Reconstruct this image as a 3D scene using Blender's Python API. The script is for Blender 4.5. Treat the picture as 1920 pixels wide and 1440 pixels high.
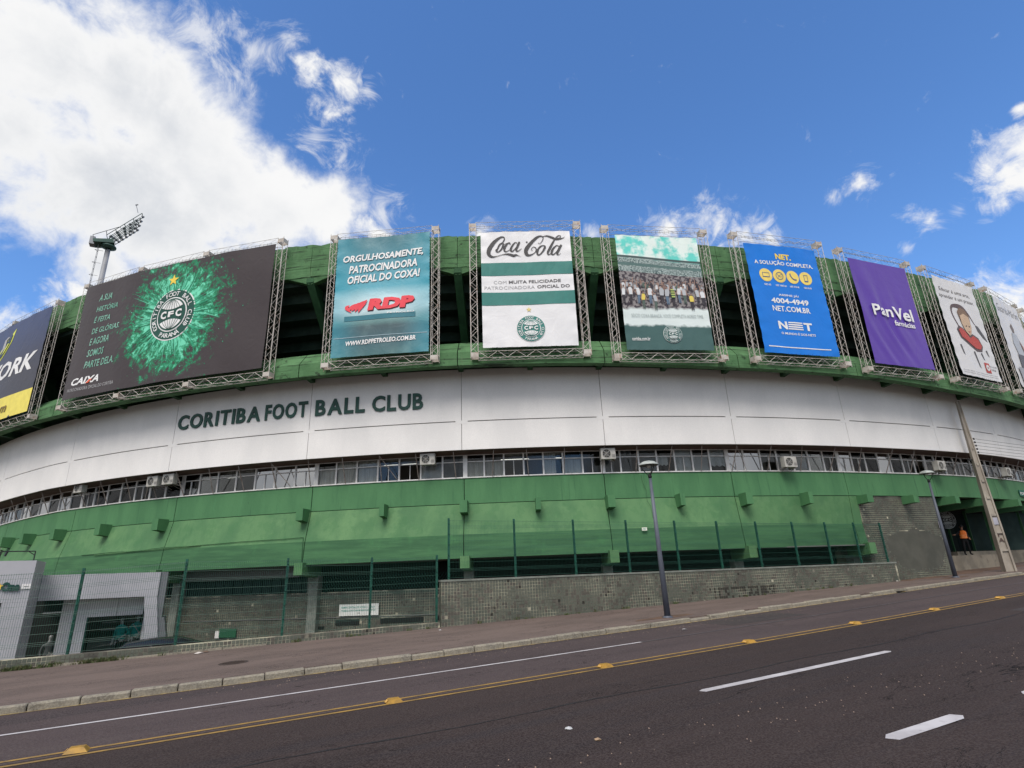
import bpy, bmesh, math, random
from mathutils import Vector, Matrix
random.seed(7)
S = bpy.context.scene
for o in list(bpy.data.objects): bpy.data.objects.remove(o)
R = math.radians
col = S.collection

# ------------------------------------------------------------------ camera
cam_d = bpy.data.cameras.new('camera'); cam = bpy.data.objects.new('camera', cam_d); col.objects.link(cam)
cam_d.sensor_width = 36; cam_d.lens = 19.706; cam_d.clip_end = 3000; cam_d.clip_start = .05
RT = Vector((.88042801, -.47273756, -.03695563)); UP = Vector((-.12241619, -.30189746, .94544815)); FW = Vector((.45810566, .82787506, .32366971))
cam.matrix_world = Matrix(((RT[0], UP[0], -FW[0], 0), (RT[1], UP[1], -FW[1], 0), (RT[2], UP[2], -FW[2], 0), (0, 0, 0, 1)))
S.camera = cam

# ------------------------------------------------------------------ light
SUN_AZ = R(222); SUN_EL = R(52)      # azimuth from +Y clockwise
sd = Vector((math.sin(SUN_AZ)*math.cos(SUN_EL), math.cos(SUN_AZ)*math.cos(SUN_EL), math.sin(SUN_EL)))
ld = bpy.data.lights.new('sun', 'SUN'); ld.energy = 1.75; ld.angle = R(30); ld.color = (1, .93, .85)
lo = bpy.data.objects.new('sun', ld); col.objects.link(lo); lo.rotation_euler = sd.to_track_quat('Z', 'Y').to_euler()
S.view_settings.view_transform = 'Standard'; S.view_settings.look = 'None'; S.view_settings.gamma = 1
S.view_settings.exposure = 0.80; S.view_settings.use_curve_mapping = False

W = bpy.data.worlds.new('World'); S.world = W; W.use_nodes = True
nt = W.node_tree; nt.nodes.clear()
def N(t, nt, **kw):
    n = nt.nodes.new(t)
    for k, v in kw.items(): setattr(n, k, v)
    return n
def math_(nt, op, a, b=None, c=None, clamp=False):
    n = N('ShaderNodeMath', nt, operation=op, use_clamp=clamp)
    for i, v in enumerate((a, b, c)):
        if v is None: continue
        if hasattr(v, 'links') or hasattr(v, 'is_output'): nt.links.new(v, n.inputs[i])
        else: n.inputs[i].default_value = v
    return n.outputs[0]
def mixc(nt, f, a, b, mode='MIX'):
    n = N('ShaderNodeMix', nt, data_type='RGBA', blend_type=mode)
    for s, v in ((n.inputs[0], f), (n.inputs[6], a), (n.inputs[7], b)):
        if hasattr(v, 'is_output'): nt.links.new(v, s)
        elif isinstance(v, (int, float)): s.default_value = v
        else: s.default_value = (*v, 1) if len(v) == 3 else v
    return n.outputs[2]
def ramp(nt, f, lo_, hi_, a=0., b=1., smooth=True):
    n = N('ShaderNodeMapRange', nt, interpolation_type='SMOOTHSTEP' if smooth else 'LINEAR')
    nt.links.new(f, n.inputs[0]); n.inputs[1].default_value = lo_; n.inputs[2].default_value = hi_; n.inputs[3].default_value = a; n.inputs[4].default_value = b
    return n.outputs[0]
def noise(nt, vec, scale, det=5, rough=.55, dist=0.):
    n = N('ShaderNodeTexNoise', nt); nt.links.new(vec, n.inputs['Vector'])
    n.inputs['Scale'].default_value = scale; n.inputs['Detail'].default_value = det; n.inputs['Roughness'].default_value = rough; n.inputs['Distortion'].default_value = dist
    return n.outputs[0]

sky = N('ShaderNodeTexSky', nt, sky_type='NISHITA'); sky.sun_disc = False; sky.sun_elevation = SUN_EL; sky.sun_rotation = SUN_AZ
sky.air_density = 1.0; sky.dust_density = .6; sky.ozone_density = 2.5
tc = N('ShaderNodeTexCoord', nt); D = tc.outputs['Generated']
hsv = N('ShaderNodeHueSaturation', nt); nt.links.new(sky.outputs[0], hsv.inputs['Color']); hsv.inputs['Saturation'].default_value = 1.15; hsv.inputs['Value'].default_value = 1.10
skyc = mixc(nt, 1.0, hsv.outputs[0], (.86, .97, 1.12), 'MULTIPLY')
# clouds: (direction to the cloud lump, angular size)
CL = [((-0.240, 0.734, 0.635), 0.114), ((-0.164, 0.753, 0.637), 0.118), ((-0.098, 0.791, 0.604), 0.111), ((-0.174, 0.817, 0.550), 0.136), ((-0.025, 0.818, 0.575), 0.090), ((-0.106, 0.859, 0.501), 0.107), ((0.044, 0.818, 0.573), 0.077), ((0.115, 0.810, 0.575), 0.063), ((-0.169, 0.884, 0.436), 0.055), ((-0.262, 0.789, 0.555), 0.086), ((0.168, 0.811, 0.561), 0.043), ((0.208, 0.808, 0.551), 0.031), ((-0.261, 0.907, 0.330), 0.041), ((0.066, 0.688, 0.723), 0.029), ((0.109, 0.685, 0.720), 0.027), ((0.098, 0.718, 0.689), 0.027), ((0.044, 0.683, 0.729), 0.017), ((0.862, 0.214, 0.459), 0.037), ((0.847, 0.229, 0.479), 0.020), ((0.869, 0.231, 0.437), 0.024), ((0.854, 0.187, 0.485), 0.032), ((0.833, 0.175, 0.525), 0.012), ((0.873, 0.190, 0.450), 0.045), ((0.779, 0.345, 0.523), 0.013), ((0.842, 0.301, 0.448), 0.011), ((0.621, 0.571, 0.536), 0.031), ((0.678, 0.518, 0.523), 0.032), ((0.710, 0.497, 0.499), 0.023), ((0.734, 0.473, 0.488), 0.021), ((0.897, 0.288, 0.334), 0.035), ((0.910, 0.268, 0.315), 0.038), ((0.883, 0.308, 0.353), 0.018), ((-0.182, 0.902, 0.392), 0.044), ((0.362, 0.747, 0.557), 0.012), ]
WL = [((-0.086, 0.696, 0.713), 0.053), ((-0.050, 0.678, 0.733), 0.057), ((-0.013, 0.694, 0.720), 0.044), ((-0.034, 0.731, 0.681), 0.049), ((-0.043, 0.762, 0.646), 0.038), ((0.028, 0.667, 0.744), 0.026), ((0.144, 0.681, 0.718), 0.025), ((0.081, 0.747, 0.660), 0.036), ((0.840, 0.303, 0.451), 0.030), ((0.853, 0.270, 0.447), 0.020), ((0.867, 0.249, 0.431), 0.017), ((0.780, 0.346, 0.522), 0.028), ((0.767, 0.382, 0.515), 0.015), ((0.665, 0.520, 0.536), 0.059), ((0.719, 0.478, 0.505), 0.033), ((0.614, 0.576, 0.540), 0.043), ((0.205, 0.789, 0.579), 0.052), ((0.126, 0.761, 0.637), 0.041), ((0.847, 0.218, 0.486), 0.040), ((0.841, 0.338, 0.423), 0.013), ((0.365, 0.743, 0.561), 0.027), ((0.528, 0.651, 0.546), 0.022), ]
acc = None; sml = None
nrm = N('ShaderNodeVectorMath', nt, operation='NORMALIZE'); nt.links.new(D, nrm.inputs[0]); Dn = nrm.outputs[0]
for d, r in CL:
    dv = N('ShaderNodeVectorMath', nt, operation='DISTANCE'); nt.links.new(Dn, dv.inputs[0]); dv.inputs[1].default_value = Vector(d).normalized()
    m = math_(nt, 'MULTIPLY_ADD', dv.outputs['Value'], -1.0/r, 1.0)          # 1 at the middle, 0 at the rim
    m = math_(nt, 'MAXIMUM', m, -1.0)
    if r < .048: sml = m if sml is None else math_(nt, 'SMOOTH_MAX', sml, m, .35); continue
    acc = m if acc is None else math_(nt, 'SMOOTH_MAX', acc, m, .22)
wac = None
for d, r in WL:
    dv = N('ShaderNodeVectorMath', nt, operation='DISTANCE'); nt.links.new(Dn, dv.inputs[0]); dv.inputs[1].default_value = Vector(d).normalized()
    m = math_(nt, 'MAXIMUM', math_(nt, 'MULTIPLY_ADD', dv.outputs['Value'], -1.0/r, 1.0), -1.0); wac = m if wac is None else math_(nt, 'SMOOTH_MAX', wac, m, .3)
# unseen clouds added behind and beside the camera to whiten the ambient light
sep = N('ShaderNodeSeparateXYZ', nt); nt.links.new(Dn, sep.inputs[0])
dt = N('ShaderNodeVectorMath', nt, operation='DOT_PRODUCT'); nt.links.new(Dn, dt.inputs[0]); dt.inputs[1].default_value = FW
away = ramp(nt, dt.outputs['Value'], .60, .35)
gen = math_(nt, 'MULTIPLY_ADD', noise(nt, Dn, 2.1, 2), 5.0, -1.95)
gen = math_(nt, 'ADD', math_(nt, 'MULTIPLY', away, 3.0), math_(nt, 'SUBTRACT', gen, 3.0))
acc = math_(nt, 'MAXIMUM', acc, math_(nt, 'MINIMUM', gen, .8))
acc = math_(nt, 'MULTIPLY', acc, 1.25)
n1 = noise(nt, Dn, 7.5, 9, .60, .35); n2 = noise(nt, Dn, 24., 8, .62, .3)
f = math_(nt, 'ADD', acc, math_(nt, 'MULTIPLY_ADD', n1, 2.3, -1.15))
f = math_(nt, 'ADD', f, math_(nt, 'MULTIPLY_ADD', n2, 1.1, -.55))
n5 = noise(nt, Dn, 19., 9, .62, 1.0); n6 = noise(nt, Dn, 60., 6, .65, .5)
fs = math_(nt, 'ADD', math_(nt, 'MULTIPLY_ADD', sml, 1.05, -.22), math_(nt, 'ADD', math_(nt, 'MULTIPLY_ADD', n5, 3.6, -1.8), math_(nt, 'MULTIPLY_ADD', n6, 1.3, -.65)))
n7 = noise(nt, Dn, 11., 10, .68, 2.2)
fw = math_(nt, 'ADD', math_(nt, 'MULTIPLY_ADD', wac, 1.0, -.30), math_(nt, 'MULTIPLY_ADD', n7, 4.2, -2.1))
wisp = ramp(nt, fw, -.2, 1.3, 0, .72)
dens = math_(nt, 'MAXIMUM', wisp, math_(nt, 'MAXIMUM', ramp(nt, f, -.25, .65), ramp(nt, fs, -.45, 1.0, 0, 1.)))
core = ramp(nt, math_(nt, 'ADD', f, math_(nt, 'MULTIPLY', sep.outputs[2], -1.2)), -.5, 1.0)
n3 = noise(nt, Dn, 4.0, 5, .5, .3)
shade = math_(nt, 'MULTIPLY', core, ramp(nt, n3, .38, .62))
cc = mixc(nt, shade, (1.0, 1.0, 1.0), (.70, .73, .78))
vs = N('ShaderNodeVectorMath', nt, operation='SCALE'); nt.links.new(cc, vs.inputs[0]); vs.inputs['Scale'].default_value = 5.2
full = mixc(nt, dens, skyc, vs.outputs[0])
bg = N('ShaderNodeBackground', nt); nt.links.new(full, bg.inputs[0]); bg.inputs[1].default_value = .105
ow = N('ShaderNodeOutputWorld', nt); nt.links.new(bg.outputs[0], ow.inputs[0])

# ------------------------------------------------------------------ materials
def mat(name, c1, c2=None, sc=(1, 1, 1), ns=2., lo=.35, hi=.65, rough=.8, stains=(), bump=0., bsc=30., bvec=(1, 1, 1), metal=0., coord='pos', spec=.35, fine=None):
    m = bpy.data.materials.new(name); m.use_nodes = True; t = m.node_tree; t.nodes.clear()
    b = N('ShaderNodeBsdfPrincipled', t); o = N('ShaderNodeOutputMaterial', t); t.links.new(b.outputs[0], o.inputs[0])
    b.inputs['Roughness'].default_value = rough; b.inputs['Metallic'].default_value = metal; b.inputs['Specular IOR Level'].default_value = spec
    if coord == 'pos': v = N('ShaderNodeNewGeometry', t).outputs['Position']
    else: v = N('ShaderNodeTexCoord', t).outputs['Object']
    def vec(s):
        n = N('ShaderNodeVectorMath', t, operation='MULTIPLY'); t.links.new(v, n.inputs[0]); n.inputs[1].default_value = s; return n.outputs[0]
    if c2 is None: c2 = tuple(x*.82 for x in c1)
    c = mixc(t, ramp(t, noise(t, vec(sc), ns, 6, .6), lo, hi), c1, c2)
    for (sc_, s_, n_, l_, h_, amt) in stains:
        c = mixc(t, ramp(t, noise(t, vec(s_), n_, 7, .65), l_, h_, 0, amt), c, sc_)
    if fine:
        c = mixc(t, ramp(t, noise(t, v, fine[0], 2, .7), .38, .62, 0, fine[2]), c, fine[1])
    if hasattr(c, 'is_output'): t.links.new(c, b.inputs['Base Color'])
    if bump:
        bp = N('ShaderNodeBump', t); bp.inputs['Strength'].default_value = bump; bp.inputs['Distance'].default_value = .02
        t.links.new(noise(t, vec(bvec), bsc, 5, .6), bp.inputs['Height']); t.links.new(bp.outputs[0], b.inputs['Normal'])
    m['b'] = 1
    return m
def flat(name, c, rough=.6, metal=0., spec=.35): return mat(name, c, tuple(x*.9 for x in c), ns=3, rough=rough, metal=metal, spec=spec)
def emis(name, c, s):
    m = bpy.data.materials.new(name); m.use_nodes = True; t = m.node_tree; t.nodes.clear()
    e = N('ShaderNodeEmission', t); e.inputs[0].default_value = (*c, 1); e.inputs[1].default_value = s
    o = N('ShaderNodeOutputMaterial', t); t.links.new(e.outputs[0], o.inputs[0]); return m
MT = {}
MT['white'] = mat('white_wall', (.80, .785, .77), (.72, .71, .70), (1, 1, .5), .6, rough=.85, bump=.12, bsc=7, stains=[((.50, .49, .48), (1.6, 1.6, .12), 1.1, .62, .86, .28), ((.45, .43, .40), (1, 1, 1), 2.6, .70, .80, .5)], fine=(25, (.6, .6, .59), .25))
MT['joint'] = flat('joint_shadow', (.16, .155, .15))
MT['green_hi'] = mat('green_band', (.072, .200, .085), (.055, .165, .070), (1, 1, .25), 1.4, rough=.75, bump=.25, bsc=9, stains=[((.020, .085, .040), (3.5, 3.5, .22), 1.5, .55, .76, .65), ((.09, .27, .12), (2.5, 2.5, .5), 1.2, .60, .75, .4), ((.015, .05, .02), (1, 1, 1), 5, .70, .76, .75)])
MT['green_mid'] = mat('green_wall', (.098, .215, .092), (.066, .168, .073), (1, 1, .7), .9, rough=.75, bump=.25, bsc=8, stains=[((.14, .275, .12), (1, 1, .9), .8, .50, .72, .65), ((.032, .125, .048), (2.2, 2.2, .22), 1.5, .56, .78, .55), ((.05, .16, .06), (1, 1, 1), 2.2, .5, .6, .35), ((.018, .07, .03), (1, 1, 1), 4, .70, .77, .6)])
MT['green_low'] = mat('green_board', (.054, .155, .066), (.036, .112, .050), (.4, .4, 4), 1.3, rough=.78, bump=.35, bsc=4, bvec=(.25, .25, 6), stains=[((.02, .085, .035), (.5, .5, 7), 1.2, .60, .80, .45), ((.07, .24, .085), (1, 1, 1), 1, .55, .75, .4)])
MT['rim'] = mat('green_rim', (.088, .198, .086), (.060, .148, .060), (1, 1, 1), 1.5, rough=.85, bump=.8, bsc=4, bvec=(.35, .35, 4.5), stains=[((.012, .022, .012), (.3, .3, 5.5), 1.9, .53, .66, .85), ((.01, .018, .01), (1, 1, 1), 3.2, .58, .68, .8), ((.115, .20, .10), (2, 2, .5), 1.1, .56, .75, .5)])
MT['dark_green'] = mat('dark_green_paint', (.03, .10, .04), (.02, .075, .03), ns=2, rough=.7, bump=.2, bsc=10)
MT['step'] = mat('stand_concrete', (.035, .06, .042), (.02, .04, .028), ns=1.5, rough=.9, stains=[((.01, .015, .01), (1, 1, 1), 2, .55, .7, .6)])
MT['raker'] = mat('raker_green', (.035, .11, .045), (.022, .075, .03), ns=2, rough=.8)
MT['soffit'] = mat('brown_soffit', (.11, .062, .042), (.07, .04, .028), ns=1.2, rough=.8, stains=[((.03, .02, .015), (1, 1, 1), 3, .55, .7, .6)])
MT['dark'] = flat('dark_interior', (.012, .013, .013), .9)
MT['black'] = flat('black_plastic', (.012, .012, .013), .45)
MT['room'] = mat('room_wall', (.14, .135, .125), (.10, .095, .09), ns=.8, rough=.9)
MT['alu'] = mat('window_frame', (.74, .73, .71), (.60, .59, .57), ns=5, rough=.5, metal=.2, stains=[((.22, .17, .13), (1, 1, 1), 6, .60, .72, .4)])
MT['strut'] = mat('rusty_strut', (.30, .27, .25), (.17, .13, .11), ns=4, rough=.7)
MT['curtain'] = mat('curtain_cloth', (.72, .69, .63), (.54, .51, .46), (6, 6, .1), 1.8, rough=.9)
MT['paper'] = mat('paper_sheet', (.62, .62, .61), (.45, .45, .44), (1, 1, .6), 2.2, lo=.42, hi=.56, rough=.8)
MT['grey'] = mat('grey_sheet', (.16, .165, .17), (.10, .105, .11), ns=1.5, rough=.7)
MT['truss'] = mat('truss_paint', (.66, .62, .58), (.50, .46, .42), ns=5, rough=.55, metal=.15, stains=[((.26, .12, .06), (1, 1, 1), 3.5, .58, .68, .65)])
MT['plate'] = mat('corner_plate_paint', (.52, .49, .45), (.38, .34, .30), ns=4, rough=.6, stains=[((.30, .13, .06), (1, 1, 1), 5, .54, .66, .7)])
MT['letter'] = mat('letter_green', (.010, .062, .048), (.008, .045, .036), ns=2, rough=.5)
MT['asphalt'] = mat('asphalt', (.066, .049, .051), (.048, .036, .039), (.18, 1.2, 1), .9, rough=1., spec=.12, bump=.5, bsc=70,
    stains=[((.026, .023, .027), (.03, 1.1, 1), 1.0, .50, .66, .6), ((.085, .070, .066), (.15, .8, 1), 1.3, .60, .80, .45), ((.022, .019, .021), (.10, 2.6, 1), 1.6, .62, .74, .5), ((.17, .12, .09), (.5, 1.5, 1), 1.9, .735, .76, .55)], fine=(45, (.12, .10, .095), .55))
MT['asphalt_n'] = mat('darker_asphalt', (.038, .027, .026), (.027, .0195, .0195), (.18, 1.2, 1), .9, rough=1., spec=.12, bump=.5, bsc=70,
    stains=[((.026, .023, .027), (.03, 1.1, 1), 1.0, .50, .66, .6), ((.055, .044, .042), (.15, .8, 1), 1.3, .60, .80, .45), ((.022, .019, .021), (.10, 2.6, 1), 1.6, .62, .74, .5), ((.17, .12, .09), (.5, 1.5, 1), 1.9, .735, .76, .55)], fine=(45, (.085, .07, .066), .5))  # near lanes get a darker asphalt tone than the far lane
def add_cracks(m, sc, n_, w, c, thr):
    t = m.node_tree; b = [n for n in t.nodes if n.type == 'BSDF_PRINCIPLED'][0]; src = b.inputs['Base Color'].links[0].from_socket
    g = N('ShaderNodeNewGeometry', t).outputs['Position']; s_ = N('ShaderNodeVectorMath', t, operation='MULTIPLY'); t.links.new(g, s_.inputs[0]); s_.inputs[1].default_value = sc
    d = math_(t, 'ABSOLUTE', math_(t, 'SUBTRACT', noise(t, s_.outputs[0], n_, 9, .62, .8), .5)); k = math_(t, 'MULTIPLY', ramp(t, d, w, w*.3), ramp(t, noise(t, s_.outputs[0], n_*.7, 3), thr, thr+.06))
    t.links.new(mixc(t, k, src, c), b.inputs['Base Color'])
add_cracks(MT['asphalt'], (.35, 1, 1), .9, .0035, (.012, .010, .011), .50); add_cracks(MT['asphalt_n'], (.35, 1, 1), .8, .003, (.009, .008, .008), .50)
MT['side'] = mat('sidewalk_asphalt', (.135, .103, .092), (.095, .074, .067), (.4, 1, 1), 1.1, rough=1., spec=.15, bump=.4, bsc=60, stains=[((.075, .052, .045), (.25, 1, 1), 1.2, .55, .72, .6), ((.23, .18, .155), (1, 1, 1), 4, .66, .76, .5)], fine=(45, (.22, .17, .15), .35))
add_cracks(MT['side'], (.6, 1, 1), 1.1, .004, (.03, .022, .02), .46)
MT['kerb'] = mat('kerb_concrete', (.23, .205, .16), (.155, .14, .115), ns=3, rough=.9, bump=.5, bsc=22, stains=[((.07, .06, .05), (1, 1, 1), 2.5, .54, .68, .65)], fine=(30, (.36, .33, .27), .4))
MT['kerb_foot'] = mat('kerb_foot_sand', (.42, .31, .11), (.22, .17, .10), (1, 1, 1), 5, lo=.4, hi=.6, rough=.9)
MT['ylw'] = mat('yellow_paint', (.33, .20, .05), (.21, .135, .045), ns=4, rough=.75, stains=[((.09, .07, .055), (1, 1, 1), 6, .56, .68, .6)])
MT['wht'] = mat('white_paint', (.50, .48, .49), (.38, .36, .37), ns=3, rough=.7, stains=[((.13, .11, .11), (1, 1, 1), 7, .62, .70, .6)])
MT['ghost'] = mat('worn_white_paint', (.085, .075, .078), (.05, .043, .046), ns=6, rough=.85)
MT['tile'] = mat('mosaic_tile', (.108, .115, .090), (.074, .084, .067), ns=1.1, rough=.5, stains=[((.13, .13, .11), (1, 1, 1), 13, .52, .62, .4), ((.07, .052, .047), (1, 1, 1), 1.3, .58, .75, .4)])
MT['tile_d'] = mat('grimy_tile', (.022, .022, .018), (.04, .038, .03), ns=5, rough=.7)
MT['tile_b'] = mat('mosaic_tile_brown', (.10, .090, .075), (.068, .065, .054), ns=3, rough=.5)
MT['grout'] = mat('tile_grout', (.46, .44, .33), (.15, .14, .115), ns=.85, lo=.42, hi=.60, rough=.9, stains=[((.075, .072, .06), (.6, .6, 1.2), 1.6, .50, .62, .85)])
MT['cope'] = mat('coping_concrete', (.20, .215, .19), (.14, .155, .135), ns=3, rough=.9, bump=.4, bsc=18, stains=[((.30, .29, .26), (1, 1, 1), 5, .6, .7, .5)])
MT['patch'] = mat('plaster_patch', (.088, .088, .074), (.068, .070, .058), ns=1.5, rough=.9)
MT['fence'] = mat('fence_green', (.010, .085, .058), (.008, .062, .045), ns=3, rough=.5)
MT['wire'] = flat('fence_wire', (.010, .065, .045), .5)
MT['pole'] = mat('pole_paint', (.105, .118, .150), (.065, .075, .100), (1, 1, .5), 1.6, rough=.5, stains=[((.10, .07, .055), (1, 1, 1), 6, .66, .76, .5)])
MT['dome'] = mat('lamp_dome', (.40, .43, .41), (.26, .29, .28), ns=4, rough=.4)
MT['conc'] = mat('pole_concrete', (.36, .325, .275), (.25, .22, .185), (1, 1, .3), 2.2, rough=.9, bump=.4, bsc=14, stains=[((.13, .10, .08), (1, 1, .3), 2.4, .60, .75, .5)])
MT['plat'] = mat('platform_concrete', (.235, .205, .16), (.165, .145, .115), ns=1.6, rough=.9, bump=.4, bsc=12, stains=[((.08, .065, .05), (1, 1, 1), 2.2, .56, .7, .55)])
MT['soil'] = mat('bare_ground', (.10, .075, .055), (.07, .055, .04), ns=1, rough=1.)
MT['shop'] = mat('shop_panel', (.40, .40, .43), (.34, .34, .37), ns=.8, rough=.5)
MT['shop_w'] = mat('shop_white', (.78, .77, .77), (.68, .67, .68), ns=.8, rough=.5)
MT['shop_d'] = mat('shop_side', (.15, .155, .17), (.12, .125, .135), ns=.8, rough=.5)
MT['door'] = mat('dark_door', (.005, .011, .010), (.004, .008, .008), ns=2, rough=.75, spec=.1)
MT['shutter'] = mat('grey_shutter', (.028, .048, .044), (.02, .036, .033), ns=1.5, rough=.8, spec=.1)
MT['leaf'] = mat('weed_leaf', (.06, .09, .03), (.10, .10, .045), ns=9, rough=.8)
MT['orange'] = mat('orange_vest', (.95, .22, .03), (.85, .17, .02), ns=4, rough=.6)
MT['refl'] = flat('reflective_band', (.95, .45, .18), .3)
MT['cloth'] = mat('black_cloth', (.010, .010, .012), (.006, .006, .008), ns=5, rough=.9)
MT['skin'] = flat('skin', (.32, .17, .11), .6)
MT['hair'] = flat('dark_hair', (.012, .009, .008), .7)
MT['teal'] = mat('teal_shirt', (.01, .42, .38), (.008, .32, .29), ns=4, rough=.8)
MT['manq'] = flat('mannequin_white', (.55, .54, .52), .4)
MT['carp'] = mat('car_paint', (.010, .010, .012), (.008, .008, .01), rough=.22, spec=.6)
MT['ac'] = mat('air_unit_paint', (.46, .45, .42), (.36, .35, .32), ns=4, rough=.5, stains=[((.22, .20, .17), (1, 1, .4), 5, .60, .75, .5)])
MT['steel'] = mat('mast_steel', (.30, .31, .33), (.22, .23, .25), ns=.5, rough=.5, metal=.2)
MT['mastg'] = mat('mast_green', (.05, .11, .09), (.035, .08, .07), ns=.6, rough=.6)
MT['tube'] = emis('lit_tube', (1, .95, .85), 1.6)
MT['glint'] = emis('lit_lamp', (1, .80, .78), 5)
def glass(name, tr, g):
    m = bpy.data.materials.new(name); m.use_nodes = True; t = m.node_tree; t.nodes.clear()
    a = N('ShaderNodeBsdfTransparent', t); a.inputs[0].default_value = tr; b = N('ShaderNodeBsdfGlossy', t); b.inputs['Roughness'].default_value = .03
    fr = N('ShaderNodeFresnel', t); fr.inputs[0].default_value = 1.38; fa = math_(t, 'MULTIPLY_ADD', fr.outputs[0], 1.0, g, clamp=True)
    x = N('ShaderNodeMixShader', t); t.links.new(fa, x.inputs[0]); t.links.new(a.outputs[0], x.inputs[1]); t.links.new(b.outputs[0], x.inputs[2])
    o = N('ShaderNodeOutputMaterial', t); t.links.new(x.outputs[0], o.inputs[0]); return m
MT['glass'] = glass('window_glass', (.80, .82, .82, 1), .0)
MT['mirror'] = glass('mirror_glass', (.25, .3, .35, 1), .38)
def P_(c): return flat('print_%02x%02x%02x' % tuple(int(min(1, x)*255) for x in c), c, .55)

# ------------------------------------------------------------------ mesh helpers
class MB:
    def __init__(s): s.v = []; s.f = []; s.m = []; s.sm = []
    def add(s, vs, fs, m=0, sm=False):
        b = len(s.v); s.v += [tuple(p) for p in vs]; s.f += [tuple(b+i for i in f) for f in fs]; s.m += [m]*len(fs); s.sm += [sm]*len(fs)
    def box(s, x0, x1, y0, y1, z0, z1, m=0, tf=None):
        v = [Vector((x, y, z)) for z in (z0, z1) for y in (y0, y1) for x in (x0, x1)]
        if tf: v = [tf(p) for p in v]
        s.add(v, [(0, 2, 3, 1), (4, 5, 7, 6), (0, 1, 5, 4), (2, 6, 7, 3), (0, 4, 6, 2), (1, 3, 7, 5)], m)
    def hexa(s, b, t, m=0):   # four bottom and four top points in order
        s.add(list(b)+list(t), [(3, 2, 1, 0), (4, 5, 6, 7), (0, 1, 5, 4), (1, 2, 6, 5), (2, 3, 7, 6), (3, 0, 4, 7)], m)
    def tube(s, p0, p1, r0, r1=None, n=6, m=0, caps=True):
        r1 = r0 if r1 is None else r1; p0 = Vector(p0); p1 = Vector(p1); d = (p1-p0).normalized()
        a = d.orthogonal().normalized(); b = d.cross(a); vs = []
        for p, r in ((p0, r0), (p1, r1)):
            for i in range(n):
                t = 2*math.pi*i/n + math.pi/4; vs.append(p+a*(r*math.cos(t))+b*(r*math.sin(t)))
        fs = [(i, (i+1) % n, n+(i+1) % n, n+i) for i in range(n)]
        if caps: fs += [tuple(range(n-1, -1, -1)), tuple(range(n, 2*n))]
        s.add(vs, fs, m, n > 6)
    def lathe(s, prof, n=20, m=0, c=(0, 0, 0)):
        vs = [(c[0]+r*math.cos(2*math.pi*i/n), c[1]+r*math.sin(2*math.pi*i/n), c[2]+z) for r, z in prof for i in range(n)]
        fs = [(k*n+i, k*n+(i+1) % n, (k+1)*n+(i+1) % n, (k+1)*n+i) for k in range(len(prof)-1) for i in range(n)]
        s.add(vs, fs, m, True)
    def prism(s, pts, vec, m=0):
        n = len(pts); vec = Vector(vec); a = [Vector(p) for p in pts]
        s.add(a+[p+vec for p in a], [tuple(range(n-1, -1, -1)), tuple(range(n, 2*n))]+[(i, (i+1) % n, n+(i+1) % n, n+i) for i in range(n)], m)
    def build(s, name, mats, parent=None, **kw):
        me = bpy.data.meshes.new(name); me.from_pydata(s.v, [], s.f)
        if not isinstance(mats, (list, tuple)): mats = [mats]
        for x in mats: me.materials.append(MT[x] if isinstance(x, str) else x)
        me.polygons.foreach_set('material_index', s.m); me.polygons.foreach_set('use_smooth', s.sm); me.update()
        return link(name, me, parent, **kw)
def link(name, me, parent=None, label=None, cat=None, group=None, kind=None, loc=None, rz=0):
    o = bpy.data.objects.new(name, me); col.objects.link(o)
    if parent: o.parent = parent
    if loc is not None: o.location = loc
    if rz: o.rotation_euler = (0, 0, rz)
    for k, v in (('label', label), ('category', cat), ('group', group), ('kind', kind)):
        if v: o[k] = v
    return o
def thing(name, label, cat, loc=(0, 0, 0), rz=0, group=None): return link(name, None, None, label, cat, group, None, loc, rz)
def copy_tree(o, parent=None, loc=None, rz=None, label=None):
    c = o.copy(); col.objects.link(c); c.parent = parent
    if loc is not None: c.location = loc
    if rz is not None: c.rotation_euler = (0, 0, rz)
    if label: c['label'] = label
    for ch in o.children: copy_tree(ch, c)
    return c

# ------------------------------------------------------------------ plan of the place
CX, CY = 35.6, 65.7; A0 = math.atan2(-CY, -CX)
def cp(th, r, z):
    a = A0+R(th); return Vector((CX+r*math.cos(a), CY+r*math.sin(a), z))
def interp(t, x):
    if x <= t[0][0]: return t[0][1]
    for (a, b), (c, d) in zip(t, t[1:]):
        if x <= c: return b+(d-b)*(x-a)/(c-a)
    return t[-1][1]
T_RT = [(-50, 15.3), (-26.7, 14.97), (-10.7, 14.86), (-2.3, 14.58), (4.4, 14.36), (10.6, 14.16), (17.3, 14.2), (24.3, 14.35), (34, 15.1), (50, 15.5)]
T_RB = [(-50, 13.4), (-26.7, 13.2), (-10, 13.05), (-2.3, 12.88), (4.2, 12.72), (10.3, 12.46), (17, 12.32), (25, 12.3), (35, 12.9), (50, 13.2)]
T_LB = [(-50, 8.05), (-18, 8.15), (-2, 8.2), (4, 8.12), (10, 7.98), (17.5, 7.9), (24.4, 7.7), (50, 7.75)]
T_DR = [(-50, -.42), (-33, -.24), (-26, -.04), (-20, 0), (20, 0), (34, .12), (50, .2)]
def DR(th): return interp(T_DR, th)
JT = [-47, -39.4, -31.9, -24.4, -16.95, -9.4, -2.15, 4.33, 10.6, 17.1, 23.6, 30.1, 36.6, 43.1, 49.6]
def offc(x): return .002*max(0., 16-max(x, -25))**2
def gz(x): return -1.76+.03*max(-80., min(140., x))
def wally(x): return -.153*x+18.83
def kerby(x): return 12.40+offc(x)

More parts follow.
